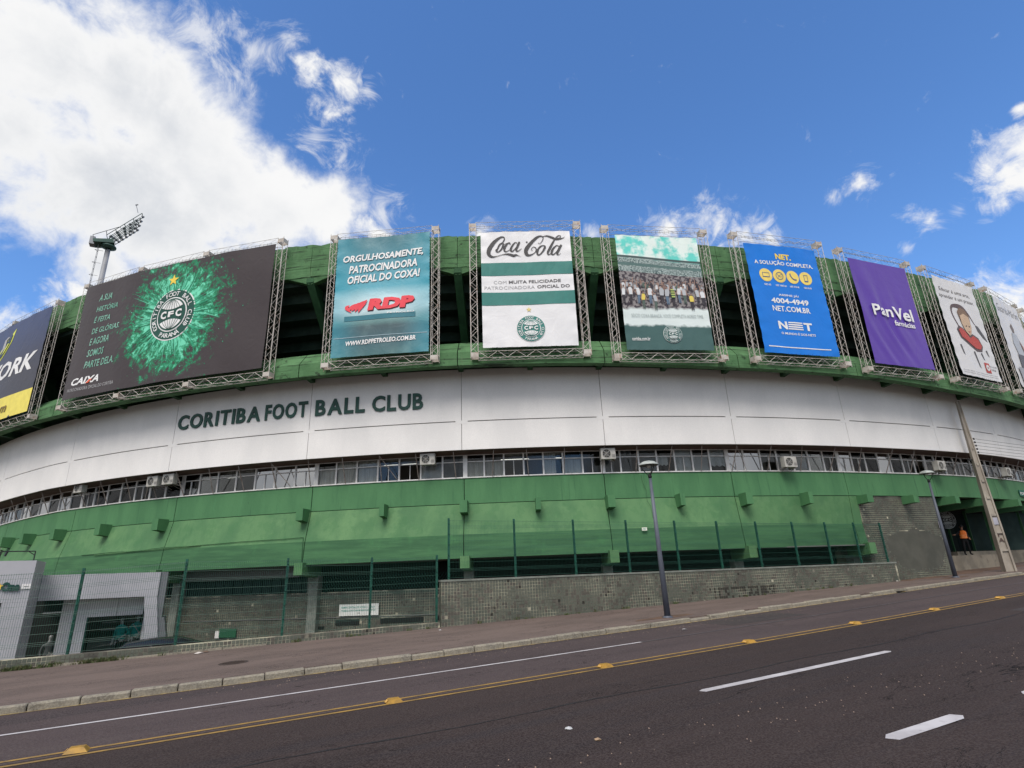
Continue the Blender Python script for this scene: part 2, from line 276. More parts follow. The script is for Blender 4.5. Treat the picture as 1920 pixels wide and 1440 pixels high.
def sweep(mb, prof, t0, t1, dt=.8, m=0, closed=True, caps=True, sm=False):
    """prof(theta) -> list of (r, z[, mat])"""
    n = max(1, int(math.ceil((t1-t0)/dt))); k = len(prof(t0)); vs = []
    for i in range(n+1):
        th = t0+(t1-t0)*i/n
        vs += [cp(th, p[0], p[1]) for p in prof(th)]
    fs = []; kk = k if closed else k-1
    for i in range(n):
        for j in range(kk):
            a = i*k+j; b = i*k+(j+1) % k; fs.append((a, a+k, b+k, b))
    if caps and closed: fs += [tuple(range(k)), tuple(range(n*k+k-1, n*k-1, -1))]
    mb.add(vs, fs, m, sm)
def rbox(mb, th, r0, r1, z0, z1, w, m=0, z0b=None):
    """box lying along the radius at theta; z0b = lower edge at the inner end"""
    a = cp(th, 1, 0)-cp(th, 0, 0); t = Vector((-a.y, a.x, 0))*(w/2); z0b = z0 if z0b is None else z0b
    q = lambda r, z, s: cp(th, r, z)+t*s
    mb.hexa([q(r0, z0b, -1), q(r1, z0, -1), q(r1, z0, 1), q(r0, z0b, 1)], [q(r0, z1, -1), q(r1, z1, -1), q(r1, z1, 1), q(r0, z1, 1)], m)

# ------------------------------------------------------------------ ground, road, pavement
def strip(name, ya, yb, dz, m, xs, thick=0, ny=1, **kw):
    mb = MB(); vs = []; n = ny+1
    for x in xs:
        for j in range(n):
            y = ya(x)+(yb(x)-ya(x))*j/ny; vs.append((x, y, gz(x)+dz))
    fs = [(i*n+j, (i+1)*n+j, (i+1)*n+j+1, i*n+j+1) for i in range(len(xs)-1) for j in range(ny)]
    mb.add(vs, fs)
    if thick:
        b = len(vs); mb.add([(x, ya(x), gz(x)+dz) for x in xs]+[(x, ya(x), gz(x)+dz-thick) for x in xs], [(i, i+len(xs), i+1+len(xs), i+1) for i in range(len(xs)-1)])
        mb.add([(x, yb(x), gz(x)+dz) for x in xs]+[(x, yb(x), gz(x)+dz-thick) for x in xs], [(i, i+1, i+1+len(xs), i+len(xs)) for i in range(len(xs)-1)])
    return mb.build(name, m, **kw)
XS = [-900, -300, -80, -60, -40, -30, -25, -20, -16, -12, -8, -5, -2, 1, 4, 7, 10, 13, 16, 20, 25, 30, 40, 60, 90, 140, 300, 900]
XI = [x for x in XS if -80 <= x <= 140]
g = MB()
for (ya, yb, zf) in ((lambda x: -900, lambda x: -6, lambda x: gz(x)-.12), (lambda x: -6, lambda x: max(wally(max(-80, min(27, x)))-.3, 0), lambda x: gz(x)-.12)):
    g.add([p for x in XS for p in ((x, ya(x), zf(x)), (x, yb(x), zf(x)))], [(2*i, 2*i+2, 2*i+3, 2*i+1) for i in range(len(XS)-1)])
g.add([p for x in XS for p in ((x, max(wally(max(-80, min(27, x)))-.3, 0), gz(x)-.12), (x, max(wally(max(-80, min(27, x)))-.29, 0), -2.85))], [(2*i, 2*i+2, 2*i+3, 2*i+1) for i in range(len(XS)-1)])
g.add([p for x in XS for p in ((x, max(wally(max(-80, min(27, x)))-.29, 0), -2.85), (x, 900, -2.85))], [(2*i, 2*i+2, 2*i+3, 2*i+1) for i in range(len(XS)-1)])
g.build('ground', 'soil', kind='structure')
strip('road', lambda x: 8.665+offc(x), lambda x: kerby(x)+.02, 0, 'asphalt', XI, ny=3, kind='structure')
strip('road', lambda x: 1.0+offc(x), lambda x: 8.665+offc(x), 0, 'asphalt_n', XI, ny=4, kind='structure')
strip('pavement', lambda x: kerby(x)+.14, lambda x: (wally(x) if x < 26.5 else 24.), .12, 'side', XI, thick=.3, ny=3, kind='structure')
strip('near_pavement', lambda x: -5.+offc(x), lambda x: .85+offc(x), .12, 'side', XI, thick=.3, kind='structure')
kp = strip('kerb', lambda x: kerby(x)-.05, lambda x: kerby(x)+.02, .006, 'kerb_foot', XI, kind='structure')
kn = strip('near_kerb', lambda x: .85+offc(x), lambda x: 1.0+offc(x), .115, 'kerb', XI, thick=.2, kind='structure')
stone_me = []
for v in range(3):
    mb = MB(); L = .352; c = .025; a = random.uniform(-.008, .008)
    ring = [(0, -.16), (.0, .10), (.03, .128+a), (.15, .125+a), (.15, -.16)]
    vs = []; rs = (-L, -L+.015, L-.015, L)
    for i, x in enumerate(rs):
        k = .012 if i in (0, 3) else 0
        vs += [(x, y+(k if y < .1 else -k), z-(k if z > 0 else 0)) for y, z in ring]
    fs = [(i*5+j, (i+1)*5+j, (i+1)*5+(j+1) % 5, i*5+(j+1) % 5) for i in range(3) for j in range(5)]+[(4, 3, 2, 1, 0), (15, 16, 17, 18, 19)]
    mb.add(vs, fs); o = mb.build('kerb_stone', 'kerb', kp); stone_me.append(o.data); o.location = (-9-.72*v, kerby(-9-.72*v), gz(-9-.72*v)); o.rotation_euler = (0, 0, -.1)
x = -8.28; bad = [22.6]
while x < 62:
    if not any(abs(x-b) < .4 for b in bad):
        o = link('kerb_stone', random.choice(stone_me), kp)
        o.location = (x, kerby(x)+random.uniform(-.012, .012), gz(x)+random.uniform(-.012, .008)-(.05 if random.random() < .06 else 0))
        o.rotation_euler = (random.uniform(-.03, .03), -.03+random.uniform(-.008, .008), math.atan2(kerby(x+.3)-kerby(x-.3), .6)+random.uniform(-.01, .01))
    x += .72
mb = MB(); mb.box(-.36, .36, 0, .16, .05, .12); mb.box(-.36, -.30, 0, .16, -.1, .05); mb.box(.30, .36, 0, .16, -.1, .05); mb.box(-.30, .30, .15, .16, -.1, .05, 1); mb.box(-.3, .3, -.2, .15, -.02, .005, 1)
mb.build('storm_drain', ['kerb', 'dark'], label='dark storm drain opening set into the far kerb', cat='drain', loc=(22.6, kerby(22.6), gz(22.6)))
def line(name, yc, w, x0, x1, m, dx=1.5, ends=False, dz=.005):
    n = max(2, int((x1-x0)/dx)); mb = MB(); xs = [x0+(x1-x0)*i/n for i in range(n+1)]
    top = []; bot = []
    for i, x in enumerate(xs):
        k = 1.; top.append((x, yc+offc(x)+w/2*k, gz(x)+dz)); bot.append((x, yc+offc(x)-w/2*k, gz(x)+dz))
    if ends:
        r = w*.75
        bot[0] = (x0+r*.4, bot[0][1], bot[0][2]); top[-1] = (x1-r*.4, top[-1][1], top[-1][2]); top[0] = (x0+r, top[0][1], top[0][2]); bot[-1] = (x1-r, bot[-1][1], bot[-1][2])
        top.insert(0, (x0, yc+offc(x0)+w*.1, gz(x0)+dz)); top.append((x1, yc+offc(x1)-w*.1, gz(x1)+dz))
        mb.add(bot+top[::-1], [tuple(range(len(bot)+len(top)))])
    else:
        mb.add(bot+top, [(i, i+1, n+2+i, n+1+i) for i in range(n)])
    return mb.build(name, m, kind='structure')
line('edge_line', 10.54, .085, -60, 8.9, 'wht')
line('worn_edge_line', 10.54, .09, 8.9, 60, 'ghost')
line('centre_line', 8.535, .075, -60, 120, 'ylw'); line('centre_line', 8.79, .075, -60, 120, 'ylw')
for k in range(-3, 9):
    if k == -1: continue
    line('lane_dash', 6.14, .145, 6.22+k*10, 10.55+k*10, 'wht', 9, True)
for a, b in ((5.93, 7.2), (8.55, 9.8), (11.2, 12.4), (3.3, 4.5), (.6, 1.8), (13.8, 15), (16.4, 17.6)):
    line('lane_dash', 3.50, .17, a, b, 'wht', 9, True)
mb = MB(); vs = []
for i in range(150):
    x = -4+i*.2; y = 6.72+offc(x)+.05*math.sin(i*.31)+random.uniform(-.012, .012); w = random.uniform(.010, .028); vs += [(x, y-w, gz(x)+.003), (x, y+w, gz(x)+.003)]
mb.add(vs, [(2*i, 2*i+2, 2*i+3, 2*i+1) for i in range(149)]); mb.build('tar_seam', mat('tar', (.013, .011, .012), (.02, .017, .018), ns=6, rough=.7), kind='structure')
for (x0, x1, y0, y1) in ((12.2, 15.1, 10.9, 12.1), (-3.2, .4, 4.9, 6.0), (17.5, 22, 5.6, 7.2)):
    mb = MB(); n = 10; P = [(x0+(x1-x0)*i/n, y0+offc(x0+(x1-x0)*i/n)+random.uniform(-.02, .02)) for i in range(n+1)]; Q = [(x0+(x1-x0)*i/n, y1+offc(x0+(x1-x0)*i/n)+random.uniform(-.02, .02)) for i in range(n+1)]
    mb.add([(a, b, gz(a)+.002) for a, b in P]+[(a, b, gz(a)+.002) for a, b in Q], [(i, i+1, n+2+i, n+1+i) for i in range(n)]); mb.build('road_patch', 'tarp' if 'tarp' in MT else MT.setdefault('tarp', mat('patched_asphalt', (.030, .023, .024), (.022, .017, .019), ns=1.5, rough=.9, bump=.5, bsc=70, fine=(45, (.10, .085, .08), .5))), kind='structure')
# road studs
mb = MB()
b = [(-.14, -.11, 0), (.14, -.11, 0), (.14, .11, 0), (-.14, .11, 0)]; t = [(-.085, -.075, .055), (.085, -.075, .055), (.085, .075, .055), (-.085, .075, .055)]
mb.hexa(b, t); st0 = None
lbl = ['yellow road stud nearest the camera, on the double line at the left', 'yellow road stud on the double line, second from the left edge of the photo', 'yellow road stud on the double line, third from the left edge of the photo',
       'yellow road stud on the double line just right of the nearer street lamp', 'yellow road stud on the double line above the long white dash', 'yellow road stud on the double line below the farther street lamp', 'farthest yellow road stud, small, near the right edge of the photo']
mb.v = [(a*.88, b*.85, c_*.95) for a, b, c_ in mb.v]
for i, (x, y) in enumerate([(-.97, 9.29), (2.79, 8.96), (6.51, 8.81), (10.08, 8.72), (13.66, 8.69), (17.07, 8.65), (20.67, 8.64)]):
    t_ = thing('road_stud', lbl[i], 'road stud', (x, y, gz(x)+.004), -.08, 'yellow road studs on the double line')
    if st0 is None: st0 = mb.build('stud_body', 'ylw_s' if 'ylw_s' in MT else MT.setdefault('ylw_s', mat('stud_yellow', (.40, .22, .03), (.26, .15, .03), ns=9, rough=.5)), t_); m1 = MB(); m1.hexa([(-.123, -.045, .011), (-.121, .045, .011), (-.097, .045, .038), (-.097, -.045, .038)], [(-.128, -.045, .013), (-.126, .045, .013), (-.102, .045, .040), (-.102, -.045, .040)]); st1 = m1.build('reflector', P_((.6, .35, .1)), t_)
    else: link('stud_body', st0.data, t_); link('reflector', st1.data, t_)
# manhole
mb = MB(); mb.lathe([(.0, .006), (.24, .006), (.25, .0), (.27, .0), (.275, .008), (.30, .008), (.31, 0)], 28)
for i in range(-4, 5):
    w = math.sqrt(.0530-(i*.05)**2); mb.box(-w, w, i*.05-.008, i*.05+.008, .005, .010)
mb.build('manhole_cover', mat('cast_iron', (.055, .038, .032), (.035, .026, .022), ns=8, rough=.8), label='round rusty manhole cover in the brown pavement', cat='manhole cover', loc=(1.02, 15.2, gz(1)+.121)).rotation_euler = (0, -.03, 0)
# litter
def litter(x, y, s, c, lab, z=.12):
    mb = MB(); n = 7; vs = [(0, 0, s*.35)]+[(s*random.uniform(.6, 1.1)*math.cos(i*6.28/n), s*.6*random.uniform(.6, 1.1)*math.sin(i*6.28/n), random.uniform(.0, s*.25)) for i in range(n)]
    mb.add(vs, [(0, i+1, (i+1) % n+1) for i in range(n)]); mb.add([(v[0], v[1], .001) for v in vs[1:]], [tuple(range(n))])
    mb.build('litter', P_(c), label=lab, cat='litter', loc=(x, y, gz(x)+z+.004))
litter(.35, 18.2, .13, (.55, .5, .47), 'crumpled white rubbish against the low tiled wall')
litter(.55, 18.35, .10, (.16, .1, .07), 'brown rubbish beside the white scrap at the low tiled wall')
litter(3.9, 6.05, .07, (.5, .5, .5), 'white scrap lying on the dark asphalt left of the long dash', 0)
litter(3.9, 5.5, .06, (.35, .24, .15), 'ochre chip on the asphalt below the white scrap', 0)
litter(10.9, 11.35, .11, (.3, .29, .3), 'pale flattened scrap in the gutter lane near the nearer lamp', 0)
litter(6.6, 16.9, .05, (.6, .6, .6), 'tiny white scrap at the corner of the tall tiled wall')
litter(26.7, 14.7, .1, (.5, .46, .42), 'pale stone on the earth at the foot of the patched tile wall')
# pebbles and dirt scattered on the road
mb = MB()
for i in range(420):
    x = random.uniform(0, 16); y = random.gauss(5.3-.06*x if i % 2 else 11.9+offc(x), .35 if i % 2 else .25); s = random.uniform(.004, .013); z = gz(x)
    mb.add([(x-s, y-s, z), (x+s, y-s*.7, z), (x+s*.5, y+s, z), (x, y, z+s)], [(0, 1, 3), (1, 2, 3), (2, 0, 3)])
mb.build('road_grit', P_((.28, .2, .15)), kind='stuff', label='fine pale grit scattered over the asphalt and gutter', cat='grit')
# dirt bank in front of the patched wall
mb = MB(); n = 14; vs = []
for i in range(n+1):
    x = 26.9+i*.85
    for j in range(5):
        v = j/4; y = 14.25+(1.9 if x < 31 else 2.4+.35*(x-31))*v+.25*math.sin(i*1.7); e = math.sin(math.pi*min(1, i/n))
        vs.append((x, y, gz(x)+.122+.16*v*e+.03*random.random()*v))
mb.add(vs, [(i*5+j, (i+1)*5+j, (i+1)*5+j+1, i*5+j+1) for i in range(n) for j in range(4)], sm=True)
mb.build('earth_bank', mat('red_earth', (.125, .075, .052), (.085, .055, .04), ns=2.5, rough=1, bump=.6, bsc=15), kind='structure')
# weeds
mb = MB()
def tuft(x, y, z, h, n):
    for i in range(n):
        a = random.uniform(0, 6.28); r = random.uniform(.3, 1)*h; p = Vector((x+random.gauss(0, .05), y+random.gauss(0, .03), z)); q = p+Vector((math.cos(a)*r*.5, math.sin(a)*r*.5, r)); w = Vector((-math.sin(a), math.cos(a), 0))*.008
        mb.add([p-w, p+w, (p+q)/2+w*1.3+Vector((0, 0, .02)), q, (p+q)/2-w*1.3+Vector((0, 0, .02))], [(0, 1, 2, 3, 4)])
for i in range(150):
    x = random.choice([random.uniform(-4.5, -1.2), random.uniform(-2.2, -1.5), random.uniform(-4, -2.8), random.uniform(-4.5, 26)]); tuft(x, wally(x)-.10, gz(x)+.12, random.uniform(.04, .15), 10)
for i in range(25):
    x = random.uniform(27, 31); tuft(x, 15.3+random.random()*.3-.1*(x-27), gz(x)+.2, .09, 6)
mb.build('weeds', 'leaf', kind='stuff', label='small green weeds along the foot of the tiled wall', cat='weeds')
# ------------------------------------------------------------------ stadium
st = thing('stadium', 'curved green and white concrete football stadium with raised green club lettering', 'stadium', tuple(cp(0, 51.5, -2.85)))
st_inv = Matrix.Translation(-st.location)
_b = MB.build
def sbuild(mb, name, mats, kind=None, label=None, parent=None):
    if parent is None:
        mb.v = [tuple(Vector(p)-st.location) for p in mb.v]
        return mb.build(name, mats, st, kind=kind, label=label)
    mb.v = [tuple(Vector(p)-st.location) for p in mb.v]
    return mb.build(name, mats, parent, kind=kind, label=label)
random.seed(11)
# upper rim: one beam per bay with open joints, ragged weathered top
for a, b in zip(JT, JT[1:]):
    mb = MB(); g_ = .012
    n = 34; cols = []
    for i in range(n+1):
        th = a+g_+(b-a-2*g_)*i/n; zt = interp(T_RT, th)-.10; zb = interp(T_RB, th); e = random.uniform(-.05, .02)-(.05 if random.random() < .12 else 0); q = random.uniform(-.015, .015)
        cols.append([(53.0, zb), (53.2+q, zb+random.uniform(-.02, .03)), (53.2, zb+.45), (53.21, zb+.47), (53.21, zb+.9), (53.19, zb+.92), (53.19+q, zt+e), (53.05, zt+e+.02), (52.75, zt), (52.75, zb+.05)])
    k = 10; vs = [cp(a+g_+(b-a-2*g_)*i/n, *p) for i, c in enumerate(cols) for p in c]
    fs = [(i*k+j, (i+1)*k+j, (i+1)*k+(j+1) % k, i*k+(j+1) % k) for i in range(n) for j in range(k)]+[tuple(range(k)), tuple(range(n*k+k-1, n*k-1, -1))]
    mb.add(vs, fs); sbuild(mb, 'rim_beam', 'rim')
    # haunch pieces at each end of the bay
    for th, w in ((a, 1.2), (b, -1.2)):
        zb = interp(T_RB, th); zq = interp(T_RB, th+w)
        mb = MB(); s0 = th+(.05 if w > 0 else -.05)
        A = [cp(s0, 52.9, zb+.02), cp(s0, 53.18, zb+.02), cp(th+w, 53.18, zq+.02), cp(th+w, 52.9, zq+.02)]
        B = [cp(s0, 52.9, zb-.34), cp(s0, 53.12, zb-.34), cp(th+w, 53.16, zq-.0), cp(th+w, 52.9, zq-.0)]
        mb.hexa(B, A); sbuild(mb, 'haunch', 'rim')
    # stand underside: stepped slab
    def prof(th):
        zb = interp(T_RB, th); pts = [(53.0, zb+1.2), (52.9, zb+.25)]; r = 52.9; z = zb+.25
        for i in range(8):
            z -= .50; pts.append((r, z)); r -= .66; pts.append((r, z))
        pts.append((r-.4, z+.6)); return pts
    mb = MB(); sweep(mb, prof, a, b, 1.7); sbuild(mb, 'seating_underside', 'step')
for i, th in enumerate(JT):
    zb = interp(T_RB, th); mb = MB(); d = cp(th, 1, 0)-cp(th, 0, 0); t = Vector((-d.y, d.x, 0))*.17
    pr = [(53.17, zb+.35), (53.17, zb-.25), (52.9, zb-.55), (49.2, 8.75), (47.4, 8.75), (52.0, zb+.35)]
    mb.prism([cp(th, r, z)-t for r, z in pr], t*2); sbuild(mb, 'raker_beam', 'raker')
# ledge below the banners
for a, b in zip(JT, JT[1:]):
    mb = MB()
    def prof(th):
        zb = interp(T_LB, th); return [(53.05, zb), (53.4, zb), (53.4, zb+.58), (52.85, zb+1.2), (52.65, zb+1.2), (52.65, zb+.55), (53.05, zb+.5)]
    sweep(mb, prof, a+.02, b-.02, .8); sbuild(mb, 'ledge_beam', 'rim')
mb = MB(); sweep(mb, lambda th: [(47., 8.62), (53.0, 8.62), (53.0, 8.75), (47., 8.75)], JT[0], JT[-1], 1.5); sbuild(mb, 'ledge_slab', 'dark_green')
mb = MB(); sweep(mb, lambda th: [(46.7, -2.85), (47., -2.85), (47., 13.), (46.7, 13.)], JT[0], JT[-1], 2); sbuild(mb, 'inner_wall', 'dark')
# cantilever beams between ledge and white wall
for i, (a, b) in enumerate(zip(JT, JT[1:])):
    for th in (a, (a+b)/2):
        mb = MB(); zb = interp(T_LB, th); rbox(mb, th, 51.9, 53.04, zb+.22, 8.6, .22, z0b=zb+.12); sbuild(mb, 'cantilever_beam', 'dark_green')
# white wall: two tiers of panels per bay
def wt(th): return interp([(-50, 7.9), (-34, 8.15), (-22, 8.38), (-10, 8.5), (0, 8.44), (10, 8.3), (17, 8.28), (24, 8.4), (50, 8.5)], th)
mb = MB(); sweep(mb, lambda th: [(51.95, 4.97+DR(th)), (52.13, 4.97+DR(th)), (52.13, wt(th)-.04), (51.95, wt(th)-.04)], JT[0], JT[-1], 1); sbuild(mb, 'wall_core', 'joint')
for a, b in zip(JT, JT[1:]):
    for nm, za, zb_ in (('upper_wall_panel', lambda t: 6.175+DR(t), wt), ('lower_wall_panel', lambda t: 4.95+DR(t), lambda t: 6.135+DR(t))):
        mb = MB(); gj = .012; sweep(mb, lambda th: [(52.14, za(th)), (52.2, za(th)), (52.2, zb_(th)), (52.14, zb_(th))], a+gj, b-gj, .65); sbuild(mb, nm, 'white')
    mb = MB(); sweep(mb, lambda th: [(52.135, 6.05+DR(th)), (52.203, 6.05+DR(th)), (52.203, 6.19+DR(th)), (52.135, 6.19+DR(th))], a-.28, a+.28, .3); sbuild(mb, 'joint_cover', 'white')
# soffit over the windows
mb = MB(); sweep(mb, lambda th: [(51.15, 4.93+DR(th)), (52.13, 4.93+DR(th)), (52.13, 4.97+DR(th)), (51.15, 4.97+DR(th))], JT[0], JT[-1], 1); sbuild(mb, 'soffit', 'soffit')
# room behind the windows
mb = MB(); sweep(mb, lambda th: [(47.05, 3.7+DR(th)), (51.2, 3.7+DR(th)), (51.2, 3.86+DR(th)), (48.4, 3.86+DR(th)), (48.4, 5.2+DR(th)), (51.2, 5.2+DR(th)), (51.2, 5.3+DR(th)), (47.05, 5.3+DR(th))], JT[0], JT[-1], 1.5); sbuild(mb, 'office_room', 'room')
for th in JT:
    mb = MB(); rbox(mb, th+.05, 48.4, 51.18, 3.87, 5.19, .12); sbuild(mb, 'partition', 'room')
# windows
def kind_at(th):
    for a, b, k in ((-50, -24, 'gdmgc'), (-24, -20.5, 'pcd'), (-20.5, -18.2, 'p'), (-18.2, -15.2, 'dcd'), (-15.2, -12.4, 'dl'), (-12.4, -9.6, 'mm'), (-9.6, -6.6, 'c'), (-6.6, -4.6, 'dl'), (-4.6, -2.6, 'pg'), (-2.6, -.7, 'c'),
                    (-.7, 1.1, 'l'), (1.1, 3., 'c'), (3., 4.2, 'dc'), (4.2, 7.4, 'gc'), (7.4, 10.2, 'p'), (10.2, 12.7, 'm'), (12.7, 16.2, 'd'), (16.2, 17.3, 'g'), (17.3, 24, 'gmdgp'), (24, 50, 'gdg')):
        if a <= th < b: return k[int((th-a)*7) % len(k)]
    return 'd'
WN = 7; WZ0, WZT, WZ1 = 3.95, 4.60, 4.92
for a, b in zip(JT, JT[1:]):
    d = (b-a)/WN
    for i in range(WN):
        t0 = a+d*i; t1 = t0+d; tm = (t0+t1)/2; dr = DR(tm); w = 2*51.3*math.sin(R(d)/2); yaw = A0+R(tm)+math.pi/2
        M4 = Matrix.Translation(cp(tm, 51.3, dr)-st.location) @ Matrix.Rotation(yaw, 4, 'Z'); tf = lambda p: M4 @ p
        tl, tr = (.12 if i == 0 else .033), (.06 if i == WN-1 else .033)
        mb = MB(); f0 = -.045; f1 = .03
        mb.box(-w/2, -w/2+tl, f0, f1, WZ0, WZ1, 0, tf); mb.box(w/2-tr, w/2, f0, f1, WZ0, WZ1, 0, tf)
        xa, xb = -w/2+tl, w/2-tr
        mb.box(xa, xb, f0+.003, f1, WZ0, WZ0+.03, 0, tf); mb.box(xa, xb, f0-.01, f1, WZT, WZT+.035, 0, tf); mb.box(xa, xb, f0+.003, f1, WZ1-.03, WZ1, 0, tf)
        k = kind_at(tm); slide = k in 'ml' and i % 2 == 0
        if (i*3+int(a)) % 4 == 0 or slide: mb.box(-.012, .014, f0+.005, f1-.01, WZ0+.03, WZT, 0, tf)
        wo = mb.build('window', 'alu', st)
        for (za, zb_) in ((WZ0+.03, WZT), (WZT+.035, WZ1-.03)):
            if k == 'l' and za < 4.1 and i % 3 == 1: continue      # pushed open
            mb = MB(); tilt = random.uniform(-.008, .008); mb.box(xa, xb, -.002+tilt, .004+tilt, za, zb_, 0, tf); mb.build('pane', 'mirror' if k == 'm' else 'glass', wo)
        if k in 'cpg':
            m_ = {'c': 'curtain', 'p': 'paper', 'g': 'grey'}[k]; mb = MB(); n = 14; u0 = xa; u1 = xb if random.random() < .8 else xb-.25
            ztop = WZ1-.03 if random.random() < .6 else WZT+.02; zbot = WZ0+.03 if k != 'p' or random.random() < .6 else WZ0+random.uniform(.1, .35)
            y_ = .08 if k == 'c' else .035
            vs = []
            for j in range(n+1):
                x = u0+(u1-u0)*j/n; y = y_+(.022*math.sin(j*2.1) if k == 'c' else .006*math.sin(j)); vs += [(x, y, zbot+(.0 if k != 'p' else .03*math.sin(j*1.3+i))), (x, y, ztop)]
            mb.add([tf(Vector(p)) for p in vs], [(2*j, 2*j+2, 2*j+3, 2*j+1) for j in range(n)], 0, k == 'c'); mb.build('curtain' if k == 'c' else 'blind', m_, wo)
# sill strip
mb = MB(); sweep(mb, lambda th: [(51.2, 3.90+DR(th)), (51.545, 3.90+DR(th)), (51.545, 3.945+DR(th)), (51.2, 3.945+DR(th))], JT[0], JT[-1], 1); sbuild(mb, 'window_sill', 'alu')
# office light tubes
for th in (-14.6, -13.2, -10.9, -6.3, -5.3, -.1, .6, 2.4, -15.6, 19.8):
    a = cp(th-.38, 49.6, 4.98+DR(th))-st.location; b = cp(th+.38, 49.6, 4.98+DR(th))-st.location
    mb = MB(); mb.tube(a, b, .02, n=8); mb.build('light_tube', 'tube', st)
# struts from the white wall down to the sill
s_th = [-2.52, -.83, .83, 2.47, 4.25, 5.85, 7.44, 9.06, 10.65, 12.57, 14.42, 16.2, 18.04, 19.96]
th = 21.8
while th < 48: s_th.append(th); th += 1.85
th = -4.25
while th > -46: s_th.append(th); th -= 1.75
for th in s_th:
    mb = MB(); e = random.uniform(-.12, .12)
    mb.tube(cp(th+e, 52.08, 4.96+DR(th)), cp(th, 51.56, 3.93+DR(th)), .020, n=4)
    if random.random() < .22: mb.tube(cp(th+e, 52.04, 4.9+DR(th)), cp(th+random.choice((-.75, .75)), 51.58, 3.95+DR(th)), .016, n=4)
    sbuild(mb, 'strut', 'strut')
# green walls per bay, notched where the entrance begins
EN = 17.65
def gb(th): return interp([(7, 51.88), (11, 51.72), (14, 51.52)], th)
for a, b in zip(JT, JT[1:]):
    g_ = .018
    mb = MB(); sweep(mb, lambda th: [(51.2, 2.86+DR(th)*.5), (51.52, 2.86+DR(th)*.5), (51.5, 3.90+DR(th)), (51.2, 3.90+DR(th))], a+g_, b-g_, .65); sbuild(mb, 'upper_green_panel', 'green_hi')
    if a < EN-.1:
        bb = min(b, EN)
        def pm(th):
            dz = DR(th)*.5; q = gb(th); return [(51.0, 1.62), (q-.08, 1.62), (51.50, 2.84+dz), (51.0, 2.84+dz)]
        mb = MB(); sweep(mb, pm, a+g_, bb-g_, .65); sbuild(mb, 'middle_green_panel', 'green_mid')
        mb = MB(); sweep(mb, lambda th: [(51.0, .72), (gb(th), .72), (gb(th)-.08, 1.62), (51.0, 1.62)], a+g_, bb-g_, .65); sbuild(mb, 'lower_green_panel', 'green_low')
mb = MB(); sweep(mb, lambda th: [(50.9, .74), (51.35, .74), (51.35, 3.88+DR(th)), (50.9, 3.88+DR(th))], JT[0], EN-.02, 1); sbuild(mb, 'green_wall_core', 'dark_green')
mb = MB(); sweep(mb, lambda th: [(48., 2.88), (51.19, 2.88), (51.19, 3.6), (48., 3.6)], EN, JT[-1], 1); sbuild(mb, 'entrance_ceiling', 'dark')  # near-black colour stands in for the deep shade under this ceiling
# beam ends
B_hi = [-46, -42, -38, -34.3, -30.5, -28.0, -24.97, -21.3, -17.43, -13.4, -9.62, -5.77, -2.12, 1.17, 4.43, 7.7, 10.96, 14.22]
for th in B_hi:
    if th == -13.4: continue
    mb = MB(); w = .20 if th not in (-9.62, -2.12, 4.43, 10.96) else .30; w = .34 if th < -12 else w; z = 2.68+DR(th)*.5; rbox(mb, th, 51.3, 52.06, z-.22, z+.26, w, z0b=z-.30); sbuild(mb, 'beam_end', 'green_hi')
for th in (17.75, 20.9, 24.2, 27.5, 31.0, 34.6, 38.5, 43):
    mb = MB(); rbox(mb, th, 49.6, 52.05, 2.50, 2.84, .34, z0b=2.38); sbuild(mb, 'entrance_beam', 'green_hi')
for th in (-39.4, -31.9, -24.4, -16.95, -9.4, -2.07, 4.31, 10.73, 17.5):
    mb = MB(); rbox(mb, th, 50.6, gb(th)+.28, .34, .80, .36, z0b=.22); sbuild(mb, 'lower_beam_end', 'green_mid')
    mb = MB(); rbox(mb, th, 50.45, 50.85, -2.85, .3, .4); sbuild(mb, 'column', 'cope')
# recess behind the fences
mb = MB(); sweep(mb, lambda th: [(48., .70), (51.6, .70), (51.6, .74), (48., .74)], JT[0], EN, 1.5); sbuild(mb, 'recess_ceiling', 'joint')
mb = MB(); sweep(mb, lambda th: [(50.2, -2.85), (50.53, -2.85), (50.53, -.36), (50.2, -.36)], -34, -3., 1); sbuild(mb, 'recess_wall', 'grout')
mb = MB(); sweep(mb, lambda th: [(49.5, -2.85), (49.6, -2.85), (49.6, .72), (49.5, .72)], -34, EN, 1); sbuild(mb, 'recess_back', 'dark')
mb = MB(); sweep(mb, lambda th: [(50.56, .28), (50.8, .28), (50.8, .70), (50.56, .70)], -34, -10.2, 1); sbuild(mb, 'lintel', 'joint')
for i in range(14):
    t0 = -17.1+i*.53
    if t0 > -10.2: break
    mb = MB(); sweep(mb, lambda th: [(50.46, -.33), (50.50, -.33), (50.50, .24), (50.46, .24)], t0+.02, t0+.50, .6); sbuild(mb, 'louvre_panel', 'shutter')
mb = MB(); rbox(mb, -9.72, 50.45, 50.62, -.36, .5, .22); sbuild(mb, 'pillar', 'cope')
mb = MB()
for i in range(90):      # diamond mesh behind the right half of the recess
    t0 = -9.3+i*.07; mb.tube(cp(t0, 50.5, -.34), cp(t0+.5*(1 if i % 2 else -1), 50.5, .26), .008, n=3, caps=False)
sbuild(mb, 'recess_mesh', 'wire', kind='stuff')
for (a, b, z0, z1) in ((-8.35, -7.2, -1.63, -1.42), (-6.2, -4.2, -1.60, -1.42), (-3.6, -3.1, -1.55, -1.42), (-9.6, -8.9, -1.75, -1.66)):
    mb = MB(); sweep(mb, lambda th: [(50.55, z0), (50.575, z0), (50.575, z1), (50.55, z1)], a, b, .6); sbuild(mb, 'vent_slot', 'dark')
